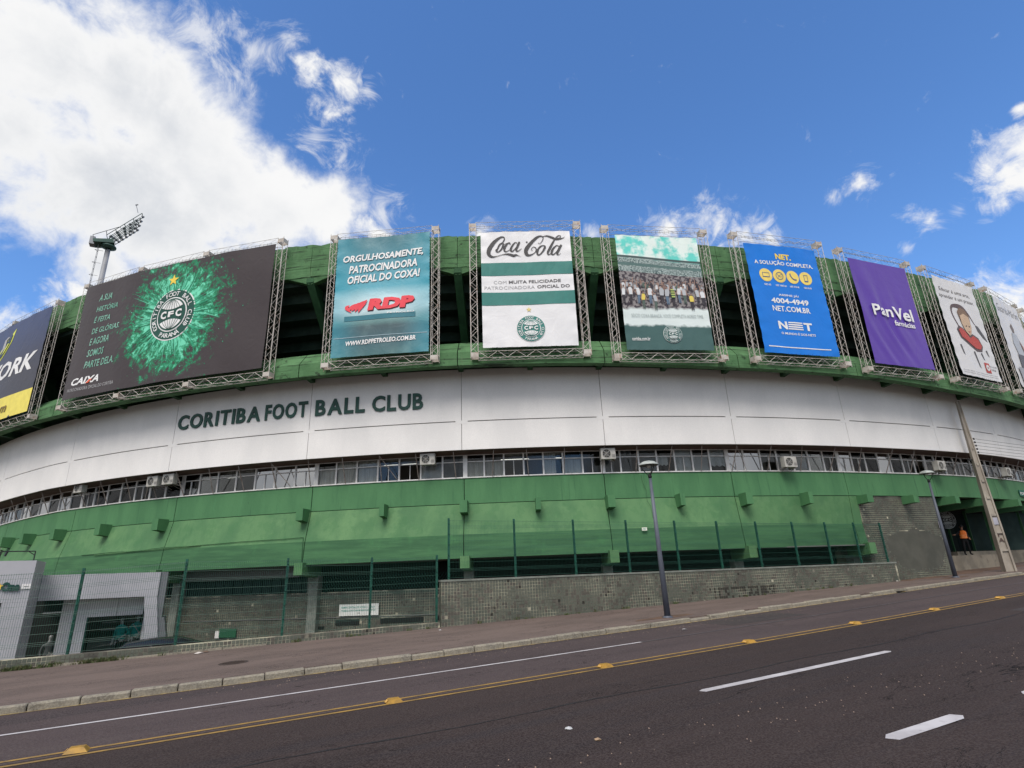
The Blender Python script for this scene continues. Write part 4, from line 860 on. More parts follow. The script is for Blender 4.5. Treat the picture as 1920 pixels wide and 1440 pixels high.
SC = [[(378, 296, 2), (392, 278, 9), (404, 252, 9), (396, 234, 10), (365, 236, 16), (315, 275, 28), (274, 335, 34), (266, 380, 30), (292, 408, 18), (335, 408, 6), (390, 393, 6), (430, 388, 12), (462, 393, 20), (490, 402, 22), (512, 396, 14), (530, 402, 6), (560, 412, 1)],
      [(345, 340, 12), (335, 355, 18), (350, 368, 8), (378, 345, 12), (395, 305, 16), (385, 285, 8), (360, 305, 14), (345, 340, 12)], [(385, 285, 6), (400, 300, 5), (425, 290, 4)],
      [(455, 300, 12), (450, 285, 8), (425, 300, 14), (405, 340, 18), (415, 365, 10), (445, 355, 5), (475, 330, 4)],
      [(520, 292, 6), (500, 285, 8), (475, 315, 14), (462, 350, 18), (480, 362, 10), (510, 330, 6), (530, 290, 6)], [(540, 280, 16), (520, 325, 18), (512, 356, 14), (530, 362, 8), (560, 340, 3)],
      [(596, 284, 10), (612, 283, 10)],
      [(705, 292, 4), (722, 300, 4), (745, 270, 6), (748, 240, 8), (725, 230, 12), (690, 245, 20), (635, 300, 28), (600, 355, 32), (608, 395, 26), (640, 402, 12), (680, 380, 6), (690, 345, 8), (665, 330, 6), (645, 352, 4), (660, 362, 4)],
      [(712, 345, 14), (700, 375, 20), (712, 405, 10), (745, 380, 12), (768, 335, 18), (758, 318, 8), (730, 325, 12), (712, 345, 14)], [(740, 238, 4), (780, 230, 10), (830, 245, 18), (870, 262, 14), (920, 255, 8), (945, 240, 1)],
      [(862, 255, 8), (900, 250, 8), (905, 232, 6), (880, 232, 8), (850, 270, 12), (815, 340, 20), (795, 385, 16), (808, 402, 8), (835, 380, 4)],
      [(895, 328, 6), (872, 320, 8), (842, 350, 16), (830, 388, 18), (845, 402, 10), (875, 375, 6), (900, 325, 6)], [(915, 315, 18), (893, 360, 20), (880, 395, 16), (895, 405, 6), (915, 390, 2)]]
for st_ in SC: b3.stroke([zc(*p) for p in st_], mb, 2)
mb.build('script_lettering', P_((.05, .048, .05)), b3.o)
# --- supporters banner
b4 = Banner(7.26, 3.76, 5.42, 8.54, 'banner showing a cheering crowd in white shirts under a turquoise sky', cloth=soft(4, .03))
def f4(t, v, x, z):
    zz = math_(t, 'DIVIDE', z, 5.42); nn = noise(t, v, 1.1, 6, .6); cl = mixc(t, ramp(t, nn, .42, .56), (.13, .62, .55), (.74, .84, .80))
    wob = math_(t, 'MULTIPLY_ADD', noise(t, v, 2.5, 5), .07, -.035); zw = math_(t, 'ADD', zz, wob)
    cd = N('ShaderNodeTexVoronoi', t); t.links.new(v, cd.inputs['Vector']); cd.inputs['Scale'].default_value = 26
    crowd = mixc(t, ramp(t, cd.outputs['Distance'], .3, .6), (.50, .58, .56), (.07, .12, .12))
    zc_ = math_(t, 'MULTIPLY_ADD', x, .010, zz)
    c = mixc(t, ramp(t, zc_, .80, .76), cl, crowd)                                           # stand tiers
    c = mixc(t, math_(t, 'MULTIPLY', ramp(t, zc_, .735, .73), ramp(t, zc_, .705, .71)), c, (.09, .16, .15)); c = mixc(t, math_(t, 'MULTIPLY', ramp(t, zc_, .80, .795), ramp(t, zc_, .775, .78)), c, (.06, .09, .09))
    c = mixc(t, ramp(t, zc_, .655, .65), c, mixc(t, ramp(t, noise(t, v, 7, 4), .45, .55), (.05, .04, .05), (.26, .24, .24)))
    c = mixc(t, ramp(t, zw, .36, .33), c, (.66, .74, .73)); c = mixc(t, ramp(t, zw, .215, .19), c, (.055, .12, .115)); return c
b4.sheet(sheetmat('crowd_banner_print', f4)); b4.frame(b2)
mb = MB(); random.seed(5)
for i in range(34):
    front = i >= 20; u = (.03+i*.049) if not front else .04+(i-20)*.071; u += random.uniform(-.012, .012)
    if u > .97: continue
    v = (.555 if not front else .515)+random.uniform(-.015, .018); kid = front and i in (23, 25, 31); gr = i == 28; hh = random.uniform(.05, .07)*(1.1 if front else .7)*(.75 if kid else 1); w = random.uniform(.020, .028)*(1.0 if front else .75); L = 4 if front else 2
    if kid: v -= .06
    mi = 1 if i in (23, 31) else (3 if gr else random.choice((0, 0, 0, 7) if front else (0, 7, 2, 8))); t_ = random.uniform(-.008, .008)
    b4.poly([(u-w*.55, v), (u-w, v-.012), (u-w*.85+t_, v-hh), (u+w*.8+t_, v-hh), (u+w, v-.015), (u+w*.5, v)], None, L, mb=mb, mi=mi)
    if front: b4.poly([(u-w*.7+t_, v-hh), (u+w*.7+t_, v-hh), (u+w*.55, v-hh-.075), (u+w*.1, v-hh-.07), (u, v-hh-.02), (u-w*.2, v-hh-.075), (u-w*.6, v-hh-.07)], None, L-1, mb=mb, mi=random.choice((2, 2, 6, 8)))
    b4.disc(mb, u*b4.w, (v+.012)*b4.h, 0, .042 if front else .032, 4, L+1, 9); b4.disc(mb, u*b4.w, (v+.016)*b4.h, 0, .040 if front else .03, 2, L+2, 9, 10, 170)
    for sx in (-1, 1):
        if random.random() < .5: q = random.uniform(.02, .055); b4.stroke([((u+sx*w*.9)*b4.w, (v-.01)*b4.h, .035), ((u+sx*w*1.35)*b4.w, (v+q*.4)*b4.h, .028), ((u+sx*w*random.uniform(.9, 1.6))*b4.w, (v+q)*b4.h, .02)], mb, L, 4, 3)
        else: b4.stroke([((u+sx*w*.9)*b4.w, (v-.012)*b4.h, .035), ((u+sx*w*1.25)*b4.w, (v-.04)*b4.h, .03), ((u+sx*w*.9)*b4.w, (v-.06)*b4.h, .022)], mb, L, 4, 3)
    if gr:
        for q in range(4): b4.poly([(u-w, v-.012-q*.02), (u+w, v-.012-q*.02), (u+w, v-.02-q*.02), (u-w, v-.02-q*.02)], None, L+1, mb=mb, mi=5)
mb.build('supporters_print', [P_((.66, .68, .70)), P_((.75, .60, .12)), P_((.04, .035, .045)), P_((.55, .62, .18)), P_((.38, .24, .19)), P_((.03, .10, .05)), P_((.12, .18, .26)), P_((.45, .47, .50)), P_((.09, .13, .11))], b4.o, kind='stuff')
b4.text('SÓCIO COXA BRANCA, VOCÊ COMPLETA NOSSO TIME.', .09, .93, .265, .305, P_((.36, .42, .42)), 0, .0, 2, .0); b4.text('coritiba.com.br', .07, .275, .075, .105, pw, .01, 0, 2)
b4.crest(2.02, .70, .40, P_((.68, .74, .73)), P_((.055, .14, .13)), 2)
# --- blue banner
b5 = Banner(13.75, 3.78, 5.38, 8.55, 'bright blue banner with four yellow icon discs and white lettering', cloth=soft(5, .03))
b5.sheet(sheetmat('blue_banner_print', lambda t, v, x, z: mixc(t, noise(t, v, .8, 3), (.004, .19, .70), (.004, .16, .60)))); b5.frame(b2)
b5.text('NET.', .40, .62, .865, .92, py_, .04, 0); b5.text('A SOLUÇÃO COMPLETA.', .10, .915, .80, .853, pw, .025, 0)
bl = P_((.01, .08, .30)); mb = MB()
for i in range(4):
    cu = (.22+.185*i)*b5.w; cv = .705*b5.h; b5.disc(mb, cu, cv, 0, .33, 0, 1, 28)
    if i == 0: 
        for a, b, c, d in ((-.18, .18, .12, .10), (-.18, .18, -.08, -.11), (-.18, -.16, -.1, .12), (.16, .18, -.1, .12)): b5.poly([((cu+a)/b5.w, (cv+min(c, d))/b5.h), ((cu+b)/b5.w, (cv+min(c, d))/b5.h), ((cu+b)/b5.w, (cv+max(c, d))/b5.h), ((cu+a)/b5.w, (cv+max(c, d))/b5.h)], None, 2, mb=mb, mi=1)
    elif i == 1: b5.disc(mb, cu, cv, .165, .19, 1, 2, 24); b5.stroke([(cu-.12, cv+.08, .015), (cu+.02, cv-.05, .02), (cu+.12, cv-.02, .015)], mb, 2, 1); b5.stroke([(cu-.1, cv-.1, .015), (cu, cv+.02, .015), (cu+.13, cv+.1, .015)], mb, 2, 1)
    elif i == 2: b5.stroke([(cu-.12, cv+.17, .06), (cu-.12, cv+.08, .05), (cu-.04, cv-.06, .04), (cu+.08, cv-.13, .05), (cu+.17, cv-.12, .07)], mb, 2, 1)
    else:
        for a, b, c, d in ((-.1, .1, .17, .15), (-.1, .1, -.13, -.18), (-.1, -.08, -.18, .17), (.08, .1, -.18, .17)): b5.poly([((cu+a)/b5.w, (cv+min(c, d))/b5.h), ((cu+b)/b5.w, (cv+min(c, d))/b5.h), ((cu+b)/b5.w, (cv+max(c, d))/b5.h), ((cu+a)/b5.w, (cv+max(c, d))/b5.h)], None, 2, mb=mb, mi=1)
mb.build('icon_discs', [P_((.85, .65, .16)), bl], b5.o)
for i, t in enumerate(('NET HD', 'NET VIRTUA', 'NET FONE', 'CELULAR')): c = .22+.185*i; w = (.045, .075, .065, .055)[i]; b5.text(t, c-w, c+w, .606, .622, pw, .02)
b5.text('ASSINE JÁ!', .34, .62, .512, .540, pw, .02); b5.text('4004-4949', .225, .74, .447, .497, pw, .03); b5.text('NET.COM.BR', .22, .74, .375, .425, pw, .02)
b5.text('N', .25, .375, .215, .285, pw, .04, -.0); b5.text('T', .60, .715, .215, .285, pw, .04); mb = MB()
for k in range(4): b5.stroke([((.395-.004*k)*b5.w, (.279-.019*k)*b5.h, .055), (.49*b5.w, (.281-.019*k)*b5.h, .062), (.585*b5.w, (.279-.019*k)*b5.h, .055)], mb, 1)
mb.build('logo_bars', pw, b5.o); b5.text('O MUNDO É DOS NETS', .27, .735, .168, .193, pw, .02); b5.rect(.06, .90, .052, .060, pw)
# --- purple banner
def wr(u, v):
    e = u+.42*v+.10*math.sin(v*4); k = math.exp(-((u-.42)/.30)**2-((v-.33)/.30)**2); k2 = math.exp(-((u-.15)/.2)**2-((v-.7)/.3)**2)
    return .07*k*(math.sin(e*24)*.6+math.sin(e*41+v*3)*.3)+.03*k2*math.sin(e*17+v*6)+.05*math.sin(v*4+u*2)*.5
b6 = Banner(19.92, 3.84, 5.42, 8.42, 'creased purple banner with white lettering', cloth=wr)
b6.sheet(sheetmat('purple_banner_print', lambda t, v, x, z: mixc(t, noise(t, v, .8, 3), (.105, .050, .37), (.085, .038, .30)), .38, .3), 48, 64); b6.frame(b2)
b6.text('Pan', .18, .50, .452, .56, pw, .024, 0, 6, sp=1.04); b6.text('Vel', .515, .86, .437, .56, pw, .024, 0, 6, sp=1.0); b6.text('farmácias', .50, .86, .378, .428, pw, .02, 0, 3)
# --- white art school banner
b7 = Banner(26.2, 3.72, 5.46, 8.46, 'white banner with a drawn child in a red shirt under handwritten words', cloth=soft(7, .03))
b7.sheet(sheetmat('white_child_banner_print', lambda t, v, x, z: mixc(t, noise(t, v, 1, 3), (.66, .66, .67), (.58, .58, .60)))); b7.frame(b2)
b7.text('Educar é uma arte,', .10, .84, .85, .895, P_((.14, .13, .13)), 0, .1); b7.text('aprender é um prazer.', .06, .90, .775, .825, P_((.14, .13, .13)), 0, .1)
mb = MB(); g7 = lambda pts: [(a/100, b/100) for a, b in pts]
b7.stroke([(.30*b7.w, .50*b7.h, .10), (.24*b7.w, .62*b7.h, .12), (.30*b7.w, .71*b7.h, .16), (.50*b7.w, .72*b7.h, .28), (.62*b7.w, .68*b7.h, .14), (.74*b7.w, .56*b7.h, .06)], mb, 1, 0)
b7.poly(g7([(74, 56), (82, 55), (93, 45), (96, 40), (86, 44), (76, 50)]), None, 1, mb=mb, mi=4)
b7.poly(g7([(38, 66), (45, 71), (56, 70), (63, 64), (62, 56), (40, 56)]), None, 2, mb=mb, mi=1); b7.poly(g7([(41, 62), (50, 65), (60, 62), (61, 52), (57, 45), (51, 42), (44, 46), (40, 54)]), None, 3, mb=mb, mi=2)
b7.poly(g7([(22, 46), (30, 51), (40, 49), (50, 42), (60, 45), (72, 42), (78, 34), (72, 28), (58, 27), (40, 33), (26, 38)]), None, 1, mb=mb, mi=0); b7.poly(g7([(26, 46), (34, 49), (42, 46), (50, 40), (60, 43), (70, 40), (75, 34), (69, 30), (56, 30), (40, 36), (29, 39)]), None, 2, mb=mb, mi=3)
b7.poly(g7([(47, 52), (50, 53), (50, 51.6), (47, 51)]), None, 4, mb=mb, mi=0); b7.poly(g7([(54, 52.5), (57, 52.5), (57, 51.4), (54, 51.4)]), None, 4, mb=mb, mi=0); b7.poly(g7([(49, 46.5), (55, 47), (53, 45.6)]), None, 4, mb=mb, mi=3)
for c in ((48, 26, 54, 10), (66, 26, 70, 19), (82, 30, 86, 24), (17, 30, 20, 20)): b7.poly(g7([(c[0], c[1]), (c[0]+4, c[1]+1), (c[2]+2, c[3]), (c[2]-1, c[3]+2)]), None, 1, mb=mb, mi=4)
b7.poly(g7([(66, 17), (79, 17), (79, 7), (66, 7)]), None, 1, mb=mb, mi=3); b7.disc(mb, .725*b7.w, .12*b7.h, .05, .17, 5, 2, 20)
mb.build('child_drawing', [P_((.10, .07, .075)), P_((.20, .13, .09)), P_((.55, .40, .28)), P_((.45, .06, .05)), P_((.08, .08, .09)), P_((.66, .66, .67))], b7.o)
b7.text('ESCOLA DE ARTE', .80, .98, .135, .15, pgy, 0); b7.text('CORITIBA', .80, .94, .10, .12, pgy, 0)
for k in range(2): b7.text('educação infantil  ensino fundamental  ensino médio', .05, .93, .045-.02*k, .055-.02*k, pgy, 0)
# --- last white banners on the right
b8 = Banner(32.75, 3.8, 5.5, 8.55, 'white banner with grey script and a figure beside wheels, near the right edge', cloth=soft(8, .03))
b8.sheet(bpy.data.materials['white_child_banner_print']); b8.frame(b2)
b8.text('Guarda-Mirim', .08, .92, .84, .93, P_((.22, .22, .23)), -.012, .25); mb = MB()
for pts, mi in ((((38, 70), (46, 74), (50, 68), (47, 63), (40, 63)), 0), (((34, 62), (52, 62), (60, 48), (56, 36), (34, 36), (28, 50)), 1), (((30, 38), (60, 38), (66, 22), (50, 14), (26, 20)), 2), (((52, 56), (66, 44), (74, 26), (68, 24), (56, 40)), 3), (((10, 22), (96, 22), (96, 2), (10, 2)), 4)):
    b8.poly(g7(pts), None, 1+mi, mb=mb, mi=mi)
b8.disc(mb, .55*b8.w, .14*b8.h, .28, .40, 2, 6, 24); b8.disc(mb, .30*b8.w, .10*b8.h, .18, .28, 2, 6, 24)
mb.build('figure_print', [P_((.16, .13, .12)), P_((.42, .45, .50)), P_((.10, .10, .12)), P_((.35, .17, .10)), P_((.33, .34, .37))], b8.o)
b9 = Banner(39.3, 3.8, 5.5, 8.7, 'pale banner just cut off by the right edge of the photo', cloth=soft(9, .03)); b9.sheet(bpy.data.materials['white_child_banner_print']); b9.frame(b2)

# ------------------------------------------------------------------ air conditioners
def place(o, th, r, z): o.location = cp(th, r, z); o.rotation_euler = (0, 0, A0+R(th)+math.pi/2)
ac = thing('air_conditioner', '', 'air conditioner', group='air conditioner units hung along the office windows')
mb = MB(); mb.box(-.34, .34, -.14, .14, -.25, .25); mb.build('casing', 'ac', ac)
mb = MB(); mb.disc = None
n = 28; c = (-.08, -.145, 0)
for r0, r1, y in ((.185, .205, -.155),):
    vs = [(c[0]+r*math.cos(6.2832*i/n), yy, r*math.sin(6.2832*i/n)) for i in range(n) for r, yy in ((r0, -.142), (r0, y), (r1, y), (r1, -.142))]
    mb.add(vs, [(4*i+k, 4*((i+1) % n)+k, 4*((i+1) % n)+k+1, 4*i+k+1) for i in range(n) for k in range(3)])
for k in range(8): a = k*math.pi/4; mb.tube((c[0], -.153, 0), (c[0]+.19*math.cos(a), -.150, .19*math.sin(a)), .005, n=3)
for r in (.06, .12):
    for i in range(16): mb.tube((c[0]+r*math.cos(i*.3927), -.152, r*math.sin(i*.3927)), (c[0]+r*math.cos((i+1)*.3927), -.152, r*math.sin((i+1)*.3927)), .004, n=3)
mb.build('fan_guard', 'ac', ac)
mb = MB(); mb.add([(c[0]+.19*math.cos(6.2832*i/n), -.1425, .19*math.sin(6.2832*i/n)) for i in range(n)], [tuple(range(n))])
for k in range(4):
    a = k*1.5708+.4; mb.add([(c[0], -.146, 0), (c[0]+.15*math.cos(a), -.147, .15*math.sin(a)), (c[0]+.17*math.cos(a+.6), -.144, .17*math.sin(a+.6))], [(0, 1, 2)], 1)
mb.build('fan', ['dark', 'grey'], ac)
mb = MB()
for x in (-.25, .25):
    mb = MB(); mb.box(x-.015, x+.015, -.13, .42, -.285, -.252); mb.tube((x, -.1, -.285), (x, .42, -.44), .01, n=4); mb.build('bracket', 'strut', ac)
mb = MB(); mb.tube((.33, .0, -.15), (.36, .2, -.30), .015, n=5); mb.tube((.36, .2, -.30), (.36, .45, -.2), .015, n=5); mb.build('pipe', 'strut', ac)
mb = MB(); 
for k in range(5): mb.box(.17, .32, -.146, -.1405, -.18+k*.03, -.165+k*.03)
mb.build('side_vent', 'joint', ac)
al = ['air conditioner hung by the window right of the raised lettering', 'air conditioner high on the windows left of the nearer street lamp', 'air conditioner low on the windows right of the nearer street lamp', 'right unit of the close pair of air conditioners under the lettering', 'left unit of the close pair of air conditioners under the lettering',
      'air conditioner alone among tangled struts at the left end of the windows', 'air conditioner above the farther street lamp', 'air conditioner at the windows just right of the concrete pole']
for i, (t, z) in enumerate([(-3.75, 4.68), (4.48, 4.64), (13.52, 4.24), (-17.12, 4.66), (-18.12, 4.64), (-23.6, 4.78), (23.74, 4.30), (30.95, 4.30)]):
    o = ac if i == 0 else copy_tree(ac); o['label'] = al[i]; place(o, t, 51.9, z); o.scale = (.9, .9, .9)

# ------------------------------------------------------------------ front walls, fences
WA = math.atan(-.153); wd = Vector((math.cos(WA), math.sin(WA), 0)); wn = Vector((-math.sin(WA), math.cos(WA), 0))
def wp(x, off, z): return Vector((x, wally(x), 0))+wn*off+Vector((0, 0, z))
def wallbox(mb, x0, x1, o0, o1, zb, zt, m=0):
    mb.hexa([wp(x0, o0, zb(x0)), wp(x1, o0, zb(x1)), wp(x1, o1, zb(x1)), wp(x0, o1, zb(x0))], [wp(x0, o0, zt(x0)), wp(x1, o0, zt(x1)), wp(x1, o1, zt(x1)), wp(x0, o1, zt(x0))], m)
def wall_tiles(parent, x0, x1, zb, ztop, s, mats=('tile', 'tile_b', 'tile_d'), ret=False):
    mb = MB(); n = int((x1-x0)/(s*wd.x)); g_ = .007
    for i in range(n):
        xa = x0+i*s*wd.x; zt = ztop(xa); k = int((zt-zb(xa))/s)+1
        for j in range(k):
            z1 = zt-j*s; 
            if random.random() < .006: continue
            e = random.uniform(.006, .011); xb = xa+s*wd.x; gx = g_*wd.x
            P = [wp(xa+gx, 0, z1-s+g_), wp(xb-gx, 0, z1-s+g_), wp(xb-gx, 0, z1-g_), wp(xa+gx, 0, z1-g_)]; Q = [p-wn*e for p in P]
            mb.add(P+Q, [(4, 5, 6, 7), (0, 1, 5, 4), (1, 2, 6, 5), (2, 3, 7, 6), (3, 0, 4, 7)], 2 if (17.2 < xa < 20.2 and z1 < -.62 and (z1 > -.72 or random.random() < .75-.5*(-.62-z1)) and math.sin(xa*9)+math.sin(xa*23+1) > -1.1) or random.random() < .012 else (1 if random.random() < .25 else 0))
    if ret:
        k = int((ztop(x0)-zb(x0))/s)+1
        for j in range(k):
            for q in range(2):
                z1 = ztop(x0)-j*s; o0 = .02+q*.1; P = [wp(x0, o, z) for o, z in ((o0+g_, z1-s+g_), (o0+s-g_, z1-s+g_), (o0+s-g_, z1-g_), (o0+g_, z1-g_))]; Q = [p-wd*.009 for p in P]
                mb.add(P+Q, [(4, 5, 6, 7), (0, 1, 5, 4), (1, 2, 6, 5), (2, 3, 7, 6), (3, 0, 4, 7)], 0)
    mb.build('mosaic_tiles', list(mats), parent, kind='stuff')
rw = thing('retaining_wall', 'tall mosaic tiled wall along the pavement carrying the upper green fence', 'wall')
mb = MB(); wallbox(mb, 6.98, 26.95, 0, .3, lambda x: -2.9, lambda x: -.10); mb.build('wall_body', 'grout', rw)
mb = MB(); wallbox(mb, 6.95, 26.95, -.03, .33, lambda x: -.098, lambda x: -.04); mb.build('coping', 'cope', rw)
mb = MB(); wallbox(mb, 26.951, 26.965, -.008, .29, lambda x: -2., lambda x: -.105); mb.build('end_render', 'patch', rw)
wall_tiles(rw, 6.98, 26.92, lambda x: gz(x)+.12, lambda x: -.103, .1, ret=True)
lw = thing('low_wall', 'low mosaic tiled kerb wall under the lower green fence at the left', 'wall')
lt = lambda x: -1.425+.02*x
mb = MB(); wallbox(mb, -25, 6.94, 0, .2, lambda x: -2.9, lt); mb.build('wall_body', 'grout', lw)
wall_tiles(lw, -12, 6.9, lambda x: gz(x)+.13, lambda x: lt(x)-.005, .1)
mb = MB(); x = -8.
while x < 1.3:
    L = random.uniform(.8, 1.5); wallbox(mb, x, x+L-.02, -.09+random.uniform(-.02, .01), -.012, lambda q: gz(q)+.1, lambda q: gz(q)+.17+random.uniform(-.02, .02)); x += L
mb.build('plinth', 'kerb', lw)
def post(mb, x, off, zb, zt, w=.03): 
    p = wp(x, off, 0); mb.hexa([p+wd*a*w+wn*b*w+Vector((0, 0, zb)) for a, b in ((-1, -1), (1, -1), (1, 1), (-1, 1))], [p+wd*a*w+wn*b*w+Vector((0, 0, zt)) for a, b in ((-1, -1), (1, -1), (1, 1), (-1, 1))])
def fence(label, xs, off, zb, zt, base, thick=1.):
    t = thing('mesh_fence', label, 'fence')
    for x in xs:
        mb = MB(); post(mb, x, off, zb(x)-base, zt(x)+.05)
        for k in range(6): z = zb(x)+.1+k*(zt(x)-zb(x)-.2)/5; p = wp(x, off-.04, z); mb.box(p.x-.022, p.x+.022, p.y-.015, p.y+.015, z-.025, z+.025)
        mb.build('post', 'fence', t)
    for a, b in zip(xs, xs[1:]):
        mb = MB(); n = int((b-a)/.05); r = .0026*thick
        for i in range(n+1):
            x = a+(b-a)*i/n; mb.tube(wp(x, off-.035, zb(x)+.04), wp(x, off-.035, zt(x)), r, n=3, caps=False)
        H = zt(a)-zb(a); zz = [.05, .25, .29, .33, .53, .73, .93, .97, 1.01, 1.21, 1.41, 1.61, 1.65, 1.69, 1.89, 2.0]
        for q in zz:
            if q > H-.02: continue
            f = q/max(H, .1); o_ = .012 if q in (.29, .97, 1.65) else 0
            mb.tube(wp(a, off-.042-o_*2, zb(a)+(zt(a)-zb(a))*f), wp(b, off-.042-o_*2, zb(b)+(zt(b)-zb(b))*f), .0036, n=3, caps=False)
        mb.tube(wp(a, off-.042, zt(a)-.03), wp(b, off-.042, zt(b)-.03), .0036, n=3, caps=False)
        mb.build('mesh_panel', 'wire', t)
fence('upper green welded mesh fence standing on the tall tiled wall', [7.23, 9.5, 11.72, 13.85, 15.95, 17.88, 19.78, 21.65, 23.42, 25.05, 26.6], .07, lambda x: -.04, lambda x: 1.84-.013*(x-7.2), .1)
fence('lower green welded mesh fence standing on the low tiled wall', [-10.2, -7.6, -5.05, -2.62, -.23, 2.41, 4.82, 6.85], .1, lt, lambda x: interp([(-5, .50), (-2.6, .57), (-.2, .74), (2.4, .70), (4.8, .66), (7, .68)], x), .1, 1.35)
# ------------------------------------------------------------------ signs
def plate(name, label, cat, th, r, z, w, h, m, tx=(), grp=None, yaw=0.):
    o = thing(name, label, cat, tuple(cp(th, r, z)), A0+R(th)+math.pi/2+yaw, grp); mb = MB(); mb.box(-w/2, w/2, -.012, .012, -h/2, h/2); mb.build('board', m, o)
    for t, x0, x1, z0, z1, mm, bd in tx:
        v, f = text_geo(t, bd); xs = [p[0] for p in v]; ys = [p[1] for p in v]; a, b, c, d = min(xs), max(xs), min(ys), max(ys); mb = MB()
        mb.add([(x0+(x1-x0)*(p[0]-a)/(b-a), -.016, z0+(z1-z0)*(p[1]-c)/(d-c)) for p in v], f); mb.build('lettering', mm, o)
    return o
gt = P_((.02, .28, .22))
plate('notice_sign', 'white notice board with green lettering on the mosaic wall behind the lower fence', 'sign', -7.22, 50.62, -1.07, 1.66, .44, P_((.74, .76, .72)), [('RAMPA CENTRAL DE ACESSO 1, 2, 3 e 4', -.74, .66, .045, .135, gt, .01), ('PROIBIDO ESTACIONAR EM FRENTE AO PORTÃO', -.74, .70, -.055, .025, gt, .01), ('24h', -.06, .06, -.15, -.10, pgy, 0)])
plate('electric_box', 'small green metal box low on the mosaic wall behind the lower fence', 'box', -13.85, 50.60, -1.83, .82, .34, P_((.02, .10, .05)))
plate('label_plate', 'small white plate beside the green box low on the mosaic wall', 'sign', -14.42, 50.6, -1.88, .2, .28, P_((.7, .7, .68)))
plate('wall_sticker', 'tiny white plate on the green wall just left of the nearer street lamp', 'sign', 5.82, 51.91, 1.575, .21, .12, P_((.78, .80, .70)), [('PRO', -.06, .06, -.03, .03, gt, 0)])
plate('gate_notice', 'small white notice at the right end of the patched tile wall', 'sign', 23.15, 51.52, 1.55, .2, .3, P_((.6, .58, .68)))
plate('gate_sign', 'green sign with white letters under the windows at the right edge', 'sign', 34.0, 51.62, 3.32, 1.3, .34, P_((.01, .12, .08)), [('PORTÃO 1', -.58, .55, -.09, .09, pw, .01)], yaw=-.1)
# crest above the entrance
em = Banner(31.9, 1., 1., 1.66, 'round white and dark club crest on the dark entrance door', rb=48.2, grp='x'); em.o.rotation_euler.z -= R(38); em.o.name = 'entrance_emblem'; em.o['category'] = 'emblem'; del em.o['group']
mb = MB(); mb.lathe([(0, 0), (.5, 0), (.5, .03), (0, .03)], 32); mb.v = [(a, c_, b+.5) for a, b, c_ in mb.v]; mb.build('disc', 'black', em.o); em.crest(.5, .5, .5, P_((.5, .55, .55)), pk, 1)
# ------------------------------------------------------------------ street lamps
sl = thing('street_lamp', 'nearer street lamp, slate blue post rising in front of the tall tiled wall', 'street lamp', (11.98, 13.07, -1.28), group='slate blue dome street lamps')
H = 4.36
mb = MB(); mb.tube((0, 0, -.02), (-.05, 0, H-.36), .090, .042, 16); mb.lathe([(.15, 0), (.15, .02), (.11, .03), (.105, .05)], 16); mb.build('pole', 'pole', sl)
mb = MB(); mb.lathe([(.0, -.08), (.045, -.08), (.06, -.03), (.045, .03), (.03, .06), (0, .06)], 14, c=(-.05, 0, H-.33)); mb.build('hub', 'black', sl)
for k in range(3):
    a = k*2.094+.5; mb = MB(); p = [Vector((-.05+.03*math.cos(a), .03*math.sin(a), H-.34)), Vector((-.05+.10*math.cos(a), .10*math.sin(a), H-.26)), Vector((-.05+.20*math.cos(a), .20*math.sin(a), H-.14)), Vector((-.05+.24*math.cos(a), .24*math.sin(a), H-.02))]
    for q, w in zip(p, p[1:]): mb.tube(q, w, .013, n=6)
    mb.build('arm', 'black', sl)
mb = MB(); mb.lathe([(.30, -.035), (.30, -.02), (.26, .03), (.18, .075), (.08, .10), (.0, .105)], 28, c=(-.05, 0, H+.02)); mb.lathe([(.295, -.034), (.20, -.02), (0, -.015)], 28, 1, c=(-.05, 0, H+.02)); mb.build('lamp_shade', ['dome', 'grey'], sl)
mb = MB(); mb.lathe([(0, -.10), (.05, -.09), (.06, -.04), (.04, 0)], 12, c=(-.05, 0, H)); mb.build('bulb', P_((.5, .5, .45)), sl)
s2 = copy_tree(sl, None, (28.86, 13.45, -.77), label='farther street lamp, slate blue post standing before the dark entrance'); s2.scale = (1, 1, 1.03); s2.rotation_euler = (0, -.012, .4)
for i, (x, y) in enumerate(((11.98, 13.2), (28.86, 13.5))):
    mb = MB(); n = 16; mb.add([(0, 0, .004)]+[(random.uniform(.45, .8)*(1.7)*math.cos(k*.3927), random.uniform(.2, .3)*math.sin(k*.3927), .002) for k in range(n)], [(0, 1+k, 1+(k+1) % n) for k in range(n)])
    o = mb.build('bare_earth', 'red_earth' if 0 else bpy.data.materials['red_earth'], kind='structure'); o.location = (x+.1, y, gz(x)+.124); o.rotation_euler = (0, -.03, 0)
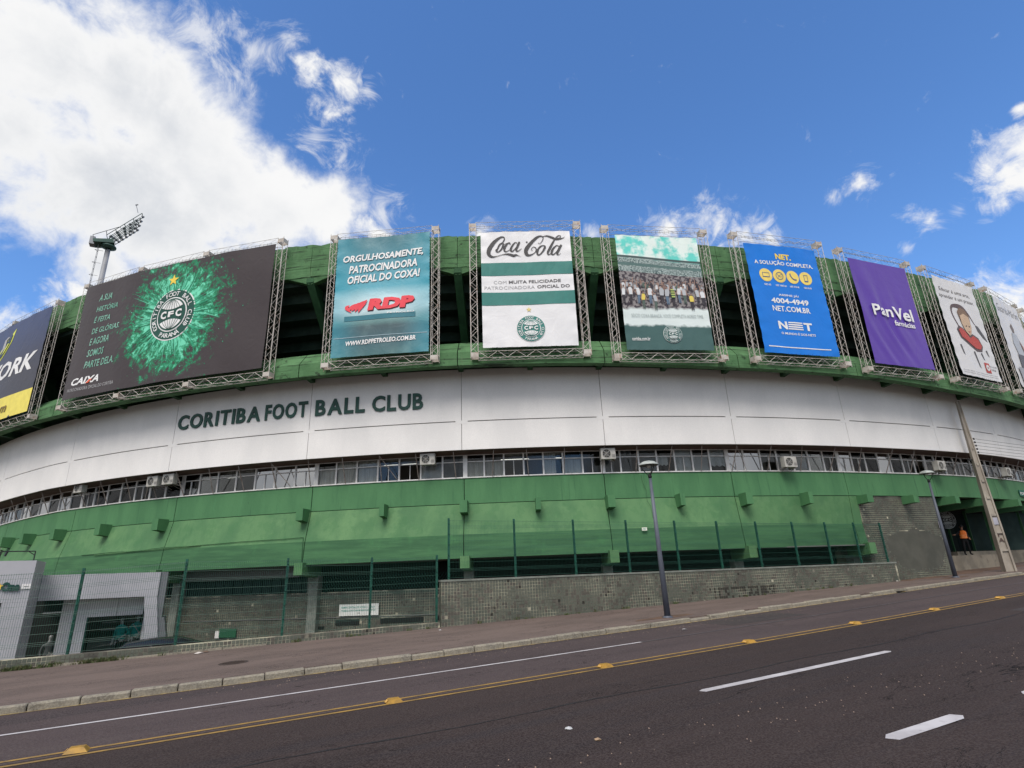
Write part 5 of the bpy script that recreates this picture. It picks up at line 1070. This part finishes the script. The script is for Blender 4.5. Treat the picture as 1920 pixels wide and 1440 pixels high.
# ------------------------------------------------------------------ concrete utility pole and wires
up = thing('utility_pole', 'tall tapering concrete utility pole leaning over the entrance at the right', 'utility pole', (33.0, 13.12, gz(33)+.11), R(-38))
H = 8.2; wA, wB, dA, dB = .235, .07, .17, .06
def lerp(a, b, f): return a+(b-a)*f
def sec(z): f = z/H; return lerp(wA, wB, f), lerp(dA, dB, f)
for sx in (-1, 1):
    mb = MB(); w0, d0 = sec(0); w1, d1 = sec(H); t0, t1 = .085, .04
    xs0 = (sx*w0, sx*(w0-t0)); xs1 = (sx*w1, sx*(w1-t1))
    mb.hexa([(xs0[0], -d0, -.3), (xs0[1], -d0, -.3), (xs0[1], d0, -.3), (xs0[0], d0, -.3)], [(xs1[0], -d1, H), (xs1[1], -d1, H), (xs1[1], d1, H), (xs1[0], d1, H)]); mb.build('flange', 'conc', up)
mb = MB(); mb.hexa([(-wA+.084, -.10, -.3), (wA-.084, -.10, -.3), (wA-.084, .10, -.3), (-wA+.084, .10, -.3)], [(-wB+.039, -.03, H-.01), (wB-.039, -.03, H-.01), (wB-.039, .03, H-.01), (-wB+.039, .03, H-.01)]); mb.build('web', 'conc', up)
for z in (.95, 1.75, 2.55, 3.35, 4.15, 4.95, 5.75):
    w, d = sec(z); mb = MB(); mb.box(-w+.088, w-.088, -d*.95, -.08, z-.05, z+.05); mb.build('crosspiece', 'conc', up)
w, d = sec(1.5)
for t, z0, z1 in (('F', 1.55, 1.78), ('A', 1.30, 1.50)):
    v, f = text_geo(t, .02); xs = [p[0] for p in v]; ys = [p[1] for p in v]; mb = MB(); mb.add([(-.12+.24*(p[0]-min(xs))/(max(xs)-min(xs)), -.112, z0+(z1-z0)*(p[1]-min(ys))/(max(ys)-min(ys))) for p in v], f); mb.build('painted_mark', P_((.09, .06, .05)), up)
mb = MB(); mb.box(-.11, .10, -.113, -.103, 2.1, 2.42); mb.build('sticker', P_((.36, .36, .42)), up)
ins = []
for i in range(5):
    z = 5.55+i*.17; w, d = sec(z); mb = MB(); mb.tube((w-.02, 0, z), (w+.10, 0, z), .015, n=5); mb.lathe([(0, -.05), (.04, -.045), (.025, -.02), (.045, 0), (.025, .02), (.035, .045), (0, .05)], 10, c=(w+.11, 0, z)); mb.build('insulator', 'black', up); ins.append((w+.15, 0, z))
mb = MB(); w, d = sec(5.2); mb.box(-w-.15, -w+.01, -.03, .03, 5.17, 5.22); mb.lathe([(0, -.05), (.04, -.02), (.04, .03), (0, .05)], 10, c=(-w-.15, 0, 5.25)); mb.build('side_bracket', 'black', up)
Mu = Matrix.Translation(up.location) @ Matrix.Rotation(R(-38), 4, 'Z')
for i, p in enumerate(ins):
    a = Mu @ Vector(p); b = Vector((80, 10.6, a.z+1.5+.05*i)); mb = MB(); n = 14; ps = []
    for k in range(n+1):
        f = k/n; q = a.lerp(b, f); q.z -= 3.4*f*(1-f)*(.55+.04*i); ps.append(q)
    for q, r_ in zip(ps, ps[1:]): mb.tube(q, r_, .008, n=4, caps=False)
    mb.build('overhead_wire', 'black', label='%s of the five dark wires running right from the concrete pole' % ('lowest', 'second lowest', 'middle', 'second highest', 'highest')[i], cat='wire', group='wires on the concrete pole')
# ------------------------------------------------------------------ floodlight mast
fm = thing('floodlight_mast', 'white floodlight mast with a tilted bank of lamps rising behind the left banners', 'floodlight mast', (-16.6, 88.4, -2.85))
mb = MB(); mb.tube((0, 0, 0), (0, 0, 49.3), (.42), .32, 20); mb.build('column', 'steel', fm)
mb = MB(); mb.lathe([(.33, 49.5), (.95, 49.7), (.95, 49.88), (.5, 50.0)], 20); mb.build('collar', 'mastg', fm)
mb = MB()
for i in range(26): z = 26+i*.95; mb.tube((-1.15, -.3, z), (-1.15, .3, z), .03, n=3)
mb.tube((-1.15, -.3, 26), (-1.15, -.3, 50), .03, n=4); mb.tube((-1.15, .3, 26), (-1.15, .3, 50), .03, n=4)
for i in range(12): z = 27+i*2; mb.tube((-1.15, 0, z), (-.5, 0, z), .03, n=3); mb.tube((-1.5, 0, z), (-1.15, .3, z), .03, n=3); mb.tube((-1.5, 0, z), (-1.15, -.3, z), .03, n=3)
mb.build('ladder', 'steel', fm)
bx = [Vector((-1.6, -.6, 49.4)), Vector((-.6, .5, 50.3))]
mb = MB(); mb.hexa([(-1.7, -1., 49.75), (.7, -.9, 50.2), (.7, .9, 50.2), (-1.7, .9, 49.75)], [(-1.8, -1., 50.2), (.5, -.9, 50.8), (.5, .9, 50.8), (-1.8, .9, 50.2)]); mb.build('platform', 'mastg', fm)
mb = MB(); mb.box(-2.2, -1.6, -.7, .4, 49.5, 50.7); mb.build('control_box', 'steel', fm)
e1 = Vector((.60, .0, .80)).normalized(); e2 = Vector((.80, 0, -.60)).normalized()
for q in range(4):
    p0 = Vector((-.6+.34*q, 0, 51.1-.20*q))+e1*.3; L = 6.0-.75*q
    mb = MB()
    for y in (-.6, .6): mb.tube(p0+Vector((0, y, 0)), p0+e1*L+Vector((0, y, 0)), .055, n=4)
    for k in range(5): mb.tube(p0+e1*(L*k/4)+Vector((0, -.6, 0)), p0+e1*(L*k/4)+Vector((0, .6, 0)), .05, n=4)
    mb.build('lamp_rack', 'mastg', fm)
    for k in range(6):
        c0 = p0+e1*(.5+k*(L-.6)/5); mb = MB(); mb.tube(c0, c0+e2*.28+Vector((0, 0, -.05)), .12, .22, 10); mb.build('floodlight', 'steel', fm)
mb = MB(); tp = Vector((-1.2, 0, 51.4))+e1*6.3; mb.tube(tp, tp+Vector((-.4, 0, 1.2)), .04, n=4); mb.tube(tp+Vector((-.5, 0, 1.2)), tp+Vector((-.2, 0, 1.4)), .10, n=6)
for a, b in (((-1.9, -.9, 50.8), (.9, -.9, 52.9)), ((-1.9, -.9, 50.8), (-1.7, -.9, 50.2)), ((-.5, -.9, 51.9), (-.3, -.9, 51.)), ((.9, -.9, 52.9), (1.3, -.9, 52.6))): mb.tube(a, b, .05, n=4)
mb.build('handrail', 'steel', fm)
# ------------------------------------------------------------------ club shop at the left
sh = thing('club_shop', 'grey and white club shop front with portal frames behind the lower fence', 'shop', (0, 0, -2.85))
def sp(mb, x0, x1, y0, y1, z0, z1, m=0): mb.box(x0, x1, y0, y1, z0+2.85, z1+2.85, m)
Y = 22.8
mb = MB(); sp(mb, -14, -4.30, Y, Y+1.3, -.2, .99); mb.build('fascia', 'shop', sh)
mb = MB(); sp(mb, -4.90, -4.302, Y+.002, Y+1.298, -2.85, -.202); mb.build('portal_leg', 'shop', sh)
mb = MB(); sp(mb, -14, -4.9, Y+1.0, Y+1.1, -2.85, -.2); mb.build('back_panel', 'grey', sh)
Y2 = 24.0
mb = MB(); sp(mb, -4.29, -1.02, Y2, Y2+1.6, -.20, .58); mb.build('fascia', 'shop', sh)
mb = MB(); mb.prism([(-1.40, Y2+.003, 2.65), (-1.025, Y2+.003, 2.65), (-.62, Y2+.003, .0), (-1.02, Y2+.003, 0)], (0, 1.59, 0)); mb.build('portal_leg', 'shop', sh)
mb = MB(); sp(mb, -1.015, -.80, Y2+.05, Y2+1.6, -.9, .585); mb.prism([(-1.0, Y2+.05, 1.95), (-.72, Y2+.05, 1.95), (-.30, Y2+.05, 0), (-.60, Y2+.05, 0)], (0, 1.55, 0)); mb.build('side_panel', 'shop_d', sh)
yb = Y2+1.0
for nm, (x0, x1, z0, z1), m in (('wall_panel', (-3.75, -3.02, -2.85, -.205), 'shop_w'), ('wall_panel', (-3.015, -2.2, -.80, -.205), 'shop_w'), ('wall_panel', (-2.185, -1.42, -.80, -.205), 'shop_w'), ('wall_panel', (-4.28, -3.76, -.55, -.205), 'dark'), ('wall_panel', (-1.38, -1.1, -2.85, -.205), 'shop_w')):
    mb = MB(); sp(mb, x0, x1, yb, yb+.1, z0, z1); mb.build(nm, m, sh)
mb = MB(); sp(mb, -4.25, -3.76, yb+.02, yb+.06, -.62, -.57); mb.build('transom', 'shop_w', sh)
mb = MB(); sp(mb, -3.0, -1.39, yb+.03, yb+.045, -2.5, -.81); mb.build('shop_window', 'glass', sh)
mb = MB(); sp(mb, -3.015, -2.97, yb-.01, yb+.06, -2.85, -.805); mb.build('window_frame', 'fence', sh)
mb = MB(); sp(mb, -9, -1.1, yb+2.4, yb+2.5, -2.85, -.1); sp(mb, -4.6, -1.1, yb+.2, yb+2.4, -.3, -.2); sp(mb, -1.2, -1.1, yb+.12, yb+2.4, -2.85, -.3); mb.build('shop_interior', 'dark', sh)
mb = MB(); sp(mb, -3.0, -1.3, yb+1.2, yb+1.3, -2.85, -1.55); mb.build('display_panel', 'grey', sh)
for z in (-1.3, -1.05): 
    mb = MB(); sp(mb, -2.7, -1.6, yb+1.3, yb+1.6, z-.015, z+.015); mb.build('shelf', 'shop_w', sh)
def sign3(txt, x0, x1, z0, z1, y, m, bold, parent, nm='letter_sign', ext=.4):
    v, f = text_geo(txt, bold, 0, ext); xs = [p[0] for p in v]; ys = [p[1] for p in v]; k = .06
    mb = MB(); mb.add([(x0+(x1-x0)*(p[0]-min(xs))/(max(xs)-min(xs)), y-p[2]*k, z0+(z1-z0)*(p[1]-min(ys))/(max(ys)-min(ys))+2.85) for p in v], f); return mb.build(nm, m, parent)
sign3('e', -5.38, -5.14, .12, .30, Y-.03, 'letter', .06, sh); sign3('One', -4.98, -4.56, .12, .38, Y-.03, 'letter', .06, sh)
mb = MB(); P = [(0, 0)]+[((.10 if i % 2 == 0 else .045)*math.sin(i*math.pi/5), (.10 if i % 2 == 0 else .045)*math.cos(i*math.pi/5)) for i in range(10)]
mb.add([(-5.04+a, Y-.06, .26+b+2.85) for a, b in P]+[(-5.04+a, Y-.01, .26+b+2.85) for a, b in P[1:]], [(0, 1+i, 1+(i+1) % 10) for i in range(10)]+[(1+i, 11+i, 11+(i+1) % 10, 1+(i+1) % 10) for i in range(10)]); mb.build('star', py_, sh)
mb = MB(); sp(mb, -4.52, -4.30, Y-.03, Y-.005, .17, .31); mb.build('white_plate', P_((.72, .70, .70)), sh); mb = MB(); sp(mb, -4.46, -4.36, Y-.036, Y-.031, .235, .25); mb.build('plate_mark', pgy, sh)
# frame with lamp on the shop roof, grey bracket
rf = thing('roof_frame', 'thin dark pipe frame standing on the shop roof at the far left', 'frame', (-4.7, 23.3, .99)); mb = MB()
for x in (-.62, .22): mb.tube((x, 0, 0), (x, 0, .30), .018, n=5)
mb.tube((-.62, 0, .30), (.22, 0, .30), .018, n=5); mb.tube((.05, 0, .30), (.22, 0, .18), .012, n=4); mb.tube((-.62, 0, .15), (-1.0, 0, .28), .014, n=4); mb.tube((-.46, 0, .30), (-.5, 0, .16), .03, n=6); mb.build('pipes', 'black', rf)
sec_l = thing('security_lamp', 'lit wall lamp glaring on the green wall at the far left', 'lamp', tuple(cp(-31.4, 51.9, 2.40)), A0+R(-31.4)+math.pi/2)
mb = MB(); mb.hexa([(-.28, -.16, -.14), (.30, -.06, -.18), (.30, .10, -.18), (-.28, .06, -.14)], [(-.24, -.16, .12), (.30, -.06, .02), (.30, .10, .02), (-.24, .06, .12)]); mb.build('lamp_housing', 'ac', sec_l)
mb = MB(); mb.box(-.30, -.27, -.14, .02, -.12, .09); mb.build('lamp_glass', 'glint', sec_l); mb = MB(); mb.tube((.2, 0, -.1), (.2, .35, -.2), .02, n=5); mb.build('bracket', 'black', sec_l)
mb = MB(); a = cp(-28.6, 51.95, 1.02); b = cp(-26.2, 51.95, 1.0); mb.tube(a, b, .03, n=6); mb.tube(b, b+Vector((0, 0, -.16)), .03, n=6); mb.build('wall_pipe', 'mastg' if 0 else 'cope', label='short grey pipe with an elbow on the green wall right of the shop roof', cat='pipe')
# ------------------------------------------------------------------ car behind the low wall
cr = thing('parked_car', 'black parked car with only its roof showing above the low wall', 'car', (-1.0, 21.0, -2.70), R(4))
def carsec(x, zt, w, zb=.28): return [(x, -w, zb), (x, -w, zb+.42), (x, -w*.93, min(zt, .85)), (x, -w*.72, zt), (x, 0, zt+.03), (x, w*.72, zt), (x, w*.93, min(zt, .85)), (x, w, zb+.42), (x, w, zb)]
se = [(-2., .62, .78), (-1.7, .78, .84), (-1.0, .88, .86), (-.45, 1.26, .86), (.1, 1.33, .86), (.9, 1.32, .86), (1.5, 1.12, .85), (1.95, .86, .82), (2.1, .6, .78)]
mb = MB(); vs = [p for s_ in se for p in carsec(*s_)]; mb.add(vs, [(i*9+j, (i+1)*9+j, (i+1)*9+j+1, i*9+j+1) for i in range(8) for j in range(8)]+[tuple(range(9)), tuple(range(80, 71, -1))], 0, True); mb.build('body', 'carp', cr)
for x in (-1.35, 1.35):
    for y in (-.80, .80):
        mb = MB(); mb.tube((x, y-.1, .31), (x, y+.1, .31), .31, n=20); w_ = mb.build('wheel', 'black', cr); mb = MB(); mb.tube((x, y-.105, .31), (x, y+.105, .31), .19, n=14); mb.build('rim', 'ac', w_)
for y in (-.6, .6): mb = MB(); mb.box(-2.03, -1.95, y-.15, y+.15, .60, .72); mb.build('headlight', P_((.7, .7, .7)), cr)
mb = MB(); mb.box(-.75, .1, -.72, -.70, .92, 1.2); mb.box(.15, 1.2, -.72, -.70, .92, 1.22); mb.build('side_window', 'dark', cr)
# ------------------------------------------------------------------ people
def skin(joints, edges, radii, sub=1):
    me = bpy.data.meshes.new('sk'); me.from_pydata(joints, edges, []); o = bpy.data.objects.new('sk', me); col.objects.link(o)
    m = o.modifiers.new('s', 'SKIN'); m.use_smooth_shade = True
    for v, r_ in zip(me.skin_vertices[0].data, radii): v.radius = (r_, r_) if isinstance(r_, float) else r_
    me.skin_vertices[0].data[0].use_root = True
    m2 = o.modifiers.new('d', 'SUBSURF'); m2.levels = sub; m2.render_levels = sub
    dg = bpy.context.evaluated_depsgraph_get(); r2 = bpy.data.meshes.new_from_object(o.evaluated_get(dg)); bpy.data.objects.remove(o)
    return r2
def figure(parent, mats, pose='stand', head=True):
    # pelvis root; x to the figure's left, -y forward
    J = [(0, 0, .93), (0, -.01, 1.12), (0, -.02, 1.32), (0, -.01, 1.44), (0, -.02, 1.54)]
    Rr = [(.15, .11), (.14, .10), (.17, .11), (.07, .06), (.06, .06)]
    E_ = [(0, 1), (1, 2), (2, 3), (3, 4)]
    def chain(a, pts, rs):
        p = a
        for q, r_ in zip(pts, rs): J.append(q); Rr.append(r_); E_.append((p, len(J)-1)); p = len(J)-1
        return p
    if pose == 'point':
        h1 = chain(2, [(-.20, -.02, 1.36), (-.42, -.14, 1.22), (-.60, -.30, 1.20), (-.67, -.35, 1.20)], [.065, .048, .036, .03]); h2 = chain(2, [(.20, -.0, 1.36), (.27, .03, 1.10), (.22, -.16, .95), (.20, -.22, .93)], [.065, .048, .036, .03])
        chain(0, [(-.10, -.02, .86), (-.15, -.08, .48), (-.17, .0, .08), (-.18, -.16, .035)], [.095, .065, .045, .04]); chain(0, [(.10, 0, .86), (.13, -.0, .48), (.16, .06, .08), (.20, -.10, .035)], [.095, .065, .045, .04])
    else:
        h1 = chain(2, [(-.20, 0, 1.36), (-.26, .02, 1.10), (-.24, -.08, .86), (-.24, -.12, .78)], [.06, .045, .034, .03]); h2 = chain(2, [(.20, 0, 1.36), (.30, .04, 1.12), (.16, -.10, 1.0), (.12, -.14, .96)], [.06, .045, .034, .03])
        chain(0, [(-.10, 0, .86), (-.11, -.02, .48), (-.12, .0, .08), (-.13, -.14, .03)], [.09, .06, .04, .035]); chain(0, [(.10, 0, .86), (.12, -.02, .48), (.13, .0, .08), (.15, -.14, .03)], [.09, .06, .04, .035])
    if head:
        k = len(J); chain(4, [(0, -.03, 1.60), (0, -.035, 1.67), (0, -.03, 1.74)], [(.075, .085), (.08, .095), (.06, .07)])
    for h, sg in ((h1, -1), (h2, 1)):
        hx = Vector(J[h]); dv = (hx-Vector(J[h-1])).normalized(); up_ = Vector((0, 0, 1)); sd_ = dv.cross(up_).normalized() if abs(dv.z) < .9 else Vector((1, 0, 0))
        for q, L in ((-1.2, .055), (-.4, .07), (.4, .068), (1.2, .05)):
            b = hx+sd_*q*.016+dv*.02; chain(h, [tuple(b+dv*.03), tuple(b+dv*(.03+L*.6)+Vector((0, 0, -.006))), tuple(b+dv*(.03+L)+Vector((0, 0, -.02)))], [.010, .009, .007])
        chain(h, [tuple(hx+sd_*sg*.03+dv*.02), tuple(hx+sd_*sg*.04+dv*.05)], [.011, .009])
    me = skin(J, E_, Rr, 1)
    for m_ in mats: me.materials.append(MT[m_])
    for p in me.polygons:
        c_ = p.center; z = c_.z; ax = abs(c_.x)
        far = min((Vector(c_)-Vector(J[h])).length for h in (h1, h2))
        p.material_index = 2 if z > 1.49 or far < .17 else (1 if z > .92 or ax > .24 and z > .6 else 0); p.use_smooth = True
    return link('body', me, parent)
def place_figure(o, x, y, z, face, k): o.location = (x, y, z); o.rotation_euler = (0, 0, face); o.scale = (k, k, k)
gp = thing('person', 'person in an orange safety vest and dark clothes reaching out an arm at the entrance', 'person')
figure(gp, ['cloth', 'cloth', 'skin'], 'point')
def shell(nm, m, secs, parent, n=20, gapf=None):
    mb = MB(); vs = []
    for (z, rx, ry, cy) in secs: vs += [(rx*math.cos(6.2832*i/n), cy+ry*math.sin(6.2832*i/n), z) for i in range(n)]
    fs = [(k*n+i, k*n+(i+1) % n, (k+1)*n+(i+1) % n, (k+1)*n+i) for k in range(len(secs)-1) for i in range(n) if not (gapf and gapf(i, k))]
    mb.add(vs, fs, 0, True); return mb.build(nm, m, parent)
shell('safety_vest', 'orange', [(.98, .195, .15, -.01), (1.08, .19, .15, -.01), (1.16, .19, .145, -.015), (1.30, .20, .15, -.02), (1.40, .17, .125, -.015), (1.455, .09, .085, -.01)], gp)
shell('reflective_band', 'refl', [(1.04, .196, .156, -.01), (1.075, .196, .156, -.01)], gp); shell('reflective_band', 'refl', [(1.15, .196, .152, -.015), (1.185, .196, .152, -.015)], gp)
mb = MB(); mb.lathe([(.088, -.04), (.10, .03), (.095, .08), (.06, .125), (0, .135)], 16, c=(0, -.02, 1.665)); mb.build('hair', 'hair', gp)
mb = MB()
for sx in (-1, 1): mb.box(sx*.032-.012, sx*.032+.012, -.135, -.125, 1.675, 1.687, 1); mb.box(sx*.09-.01, sx*.09+.01, -.05, -.01, 1.64, 1.70, 0)
mb.hexa([(-.012, -.13, 1.64), (.012, -.13, 1.64), (.01, -.10, 1.64), (-.01, -.10, 1.64)], [(-.006, -.128, 1.68), (.006, -.128, 1.68), (.006, -.1, 1.68), (-.006, -.1, 1.68)], 0); mb.box(-.025, .025, -.125, -.115, 1.605, 1.612, 2)
mb.build('face', ['skin', 'black', P_((.25, .08, .06))], gp)
q = cp(28.2, 50.1, .14); place_figure(gp, q.x, q.y, .14, R(-40), .86)
ml = ['left of two teal shirted mannequins in the shop window', 'right teal shirted mannequin wearing a white sash in the shop window']
for i, (x, z) in enumerate(((-2.0, -2.28), (-1.55, -2.22))):
    mq = thing('mannequin', ml[i], 'mannequin', group='teal mannequins in the shop window'); figure(mq, ['cloth', 'teal', 'manq'], 'stand')
    shell('shirt', 'teal', [(.88, .20, .15, -.01), (1.1, .175, .14, -.01), (1.3, .205, .15, -.02), (1.40, .17, .12, -.015), (1.46, .08, .075, -.01)], mq)
    if i: mb = MB(); mb.tube((-.17, -.15, 1.38), (.12, -.19, .98), .022, n=6); mb.build('sash', 'manq', mq)
    place_figure(mq, x, yb+.32, z, R(10 if i else -25), .80)
mb = MB()
for i in range(3):
    mq = thing('mannequin', ('pale dressed mannequin seen through the dark shop doorway', 'dark dressed mannequin at the left of the shop doorway', 'mannequin in green at the back of the shop doorway')[i], 'mannequin', group='mannequins in the shop doorway')
    figure(mq, (['curtain', 'curtain', 'manq'], ['cloth', 'grey', 'manq'], ['cloth', 'mastg', 'manq'])[i], 'stand'); place_figure(mq, (-3.62, -4.05, -3.85)[i]+.02, yb+(.7, .9, 1.5)[i], -2.75, R(15*i), .82)
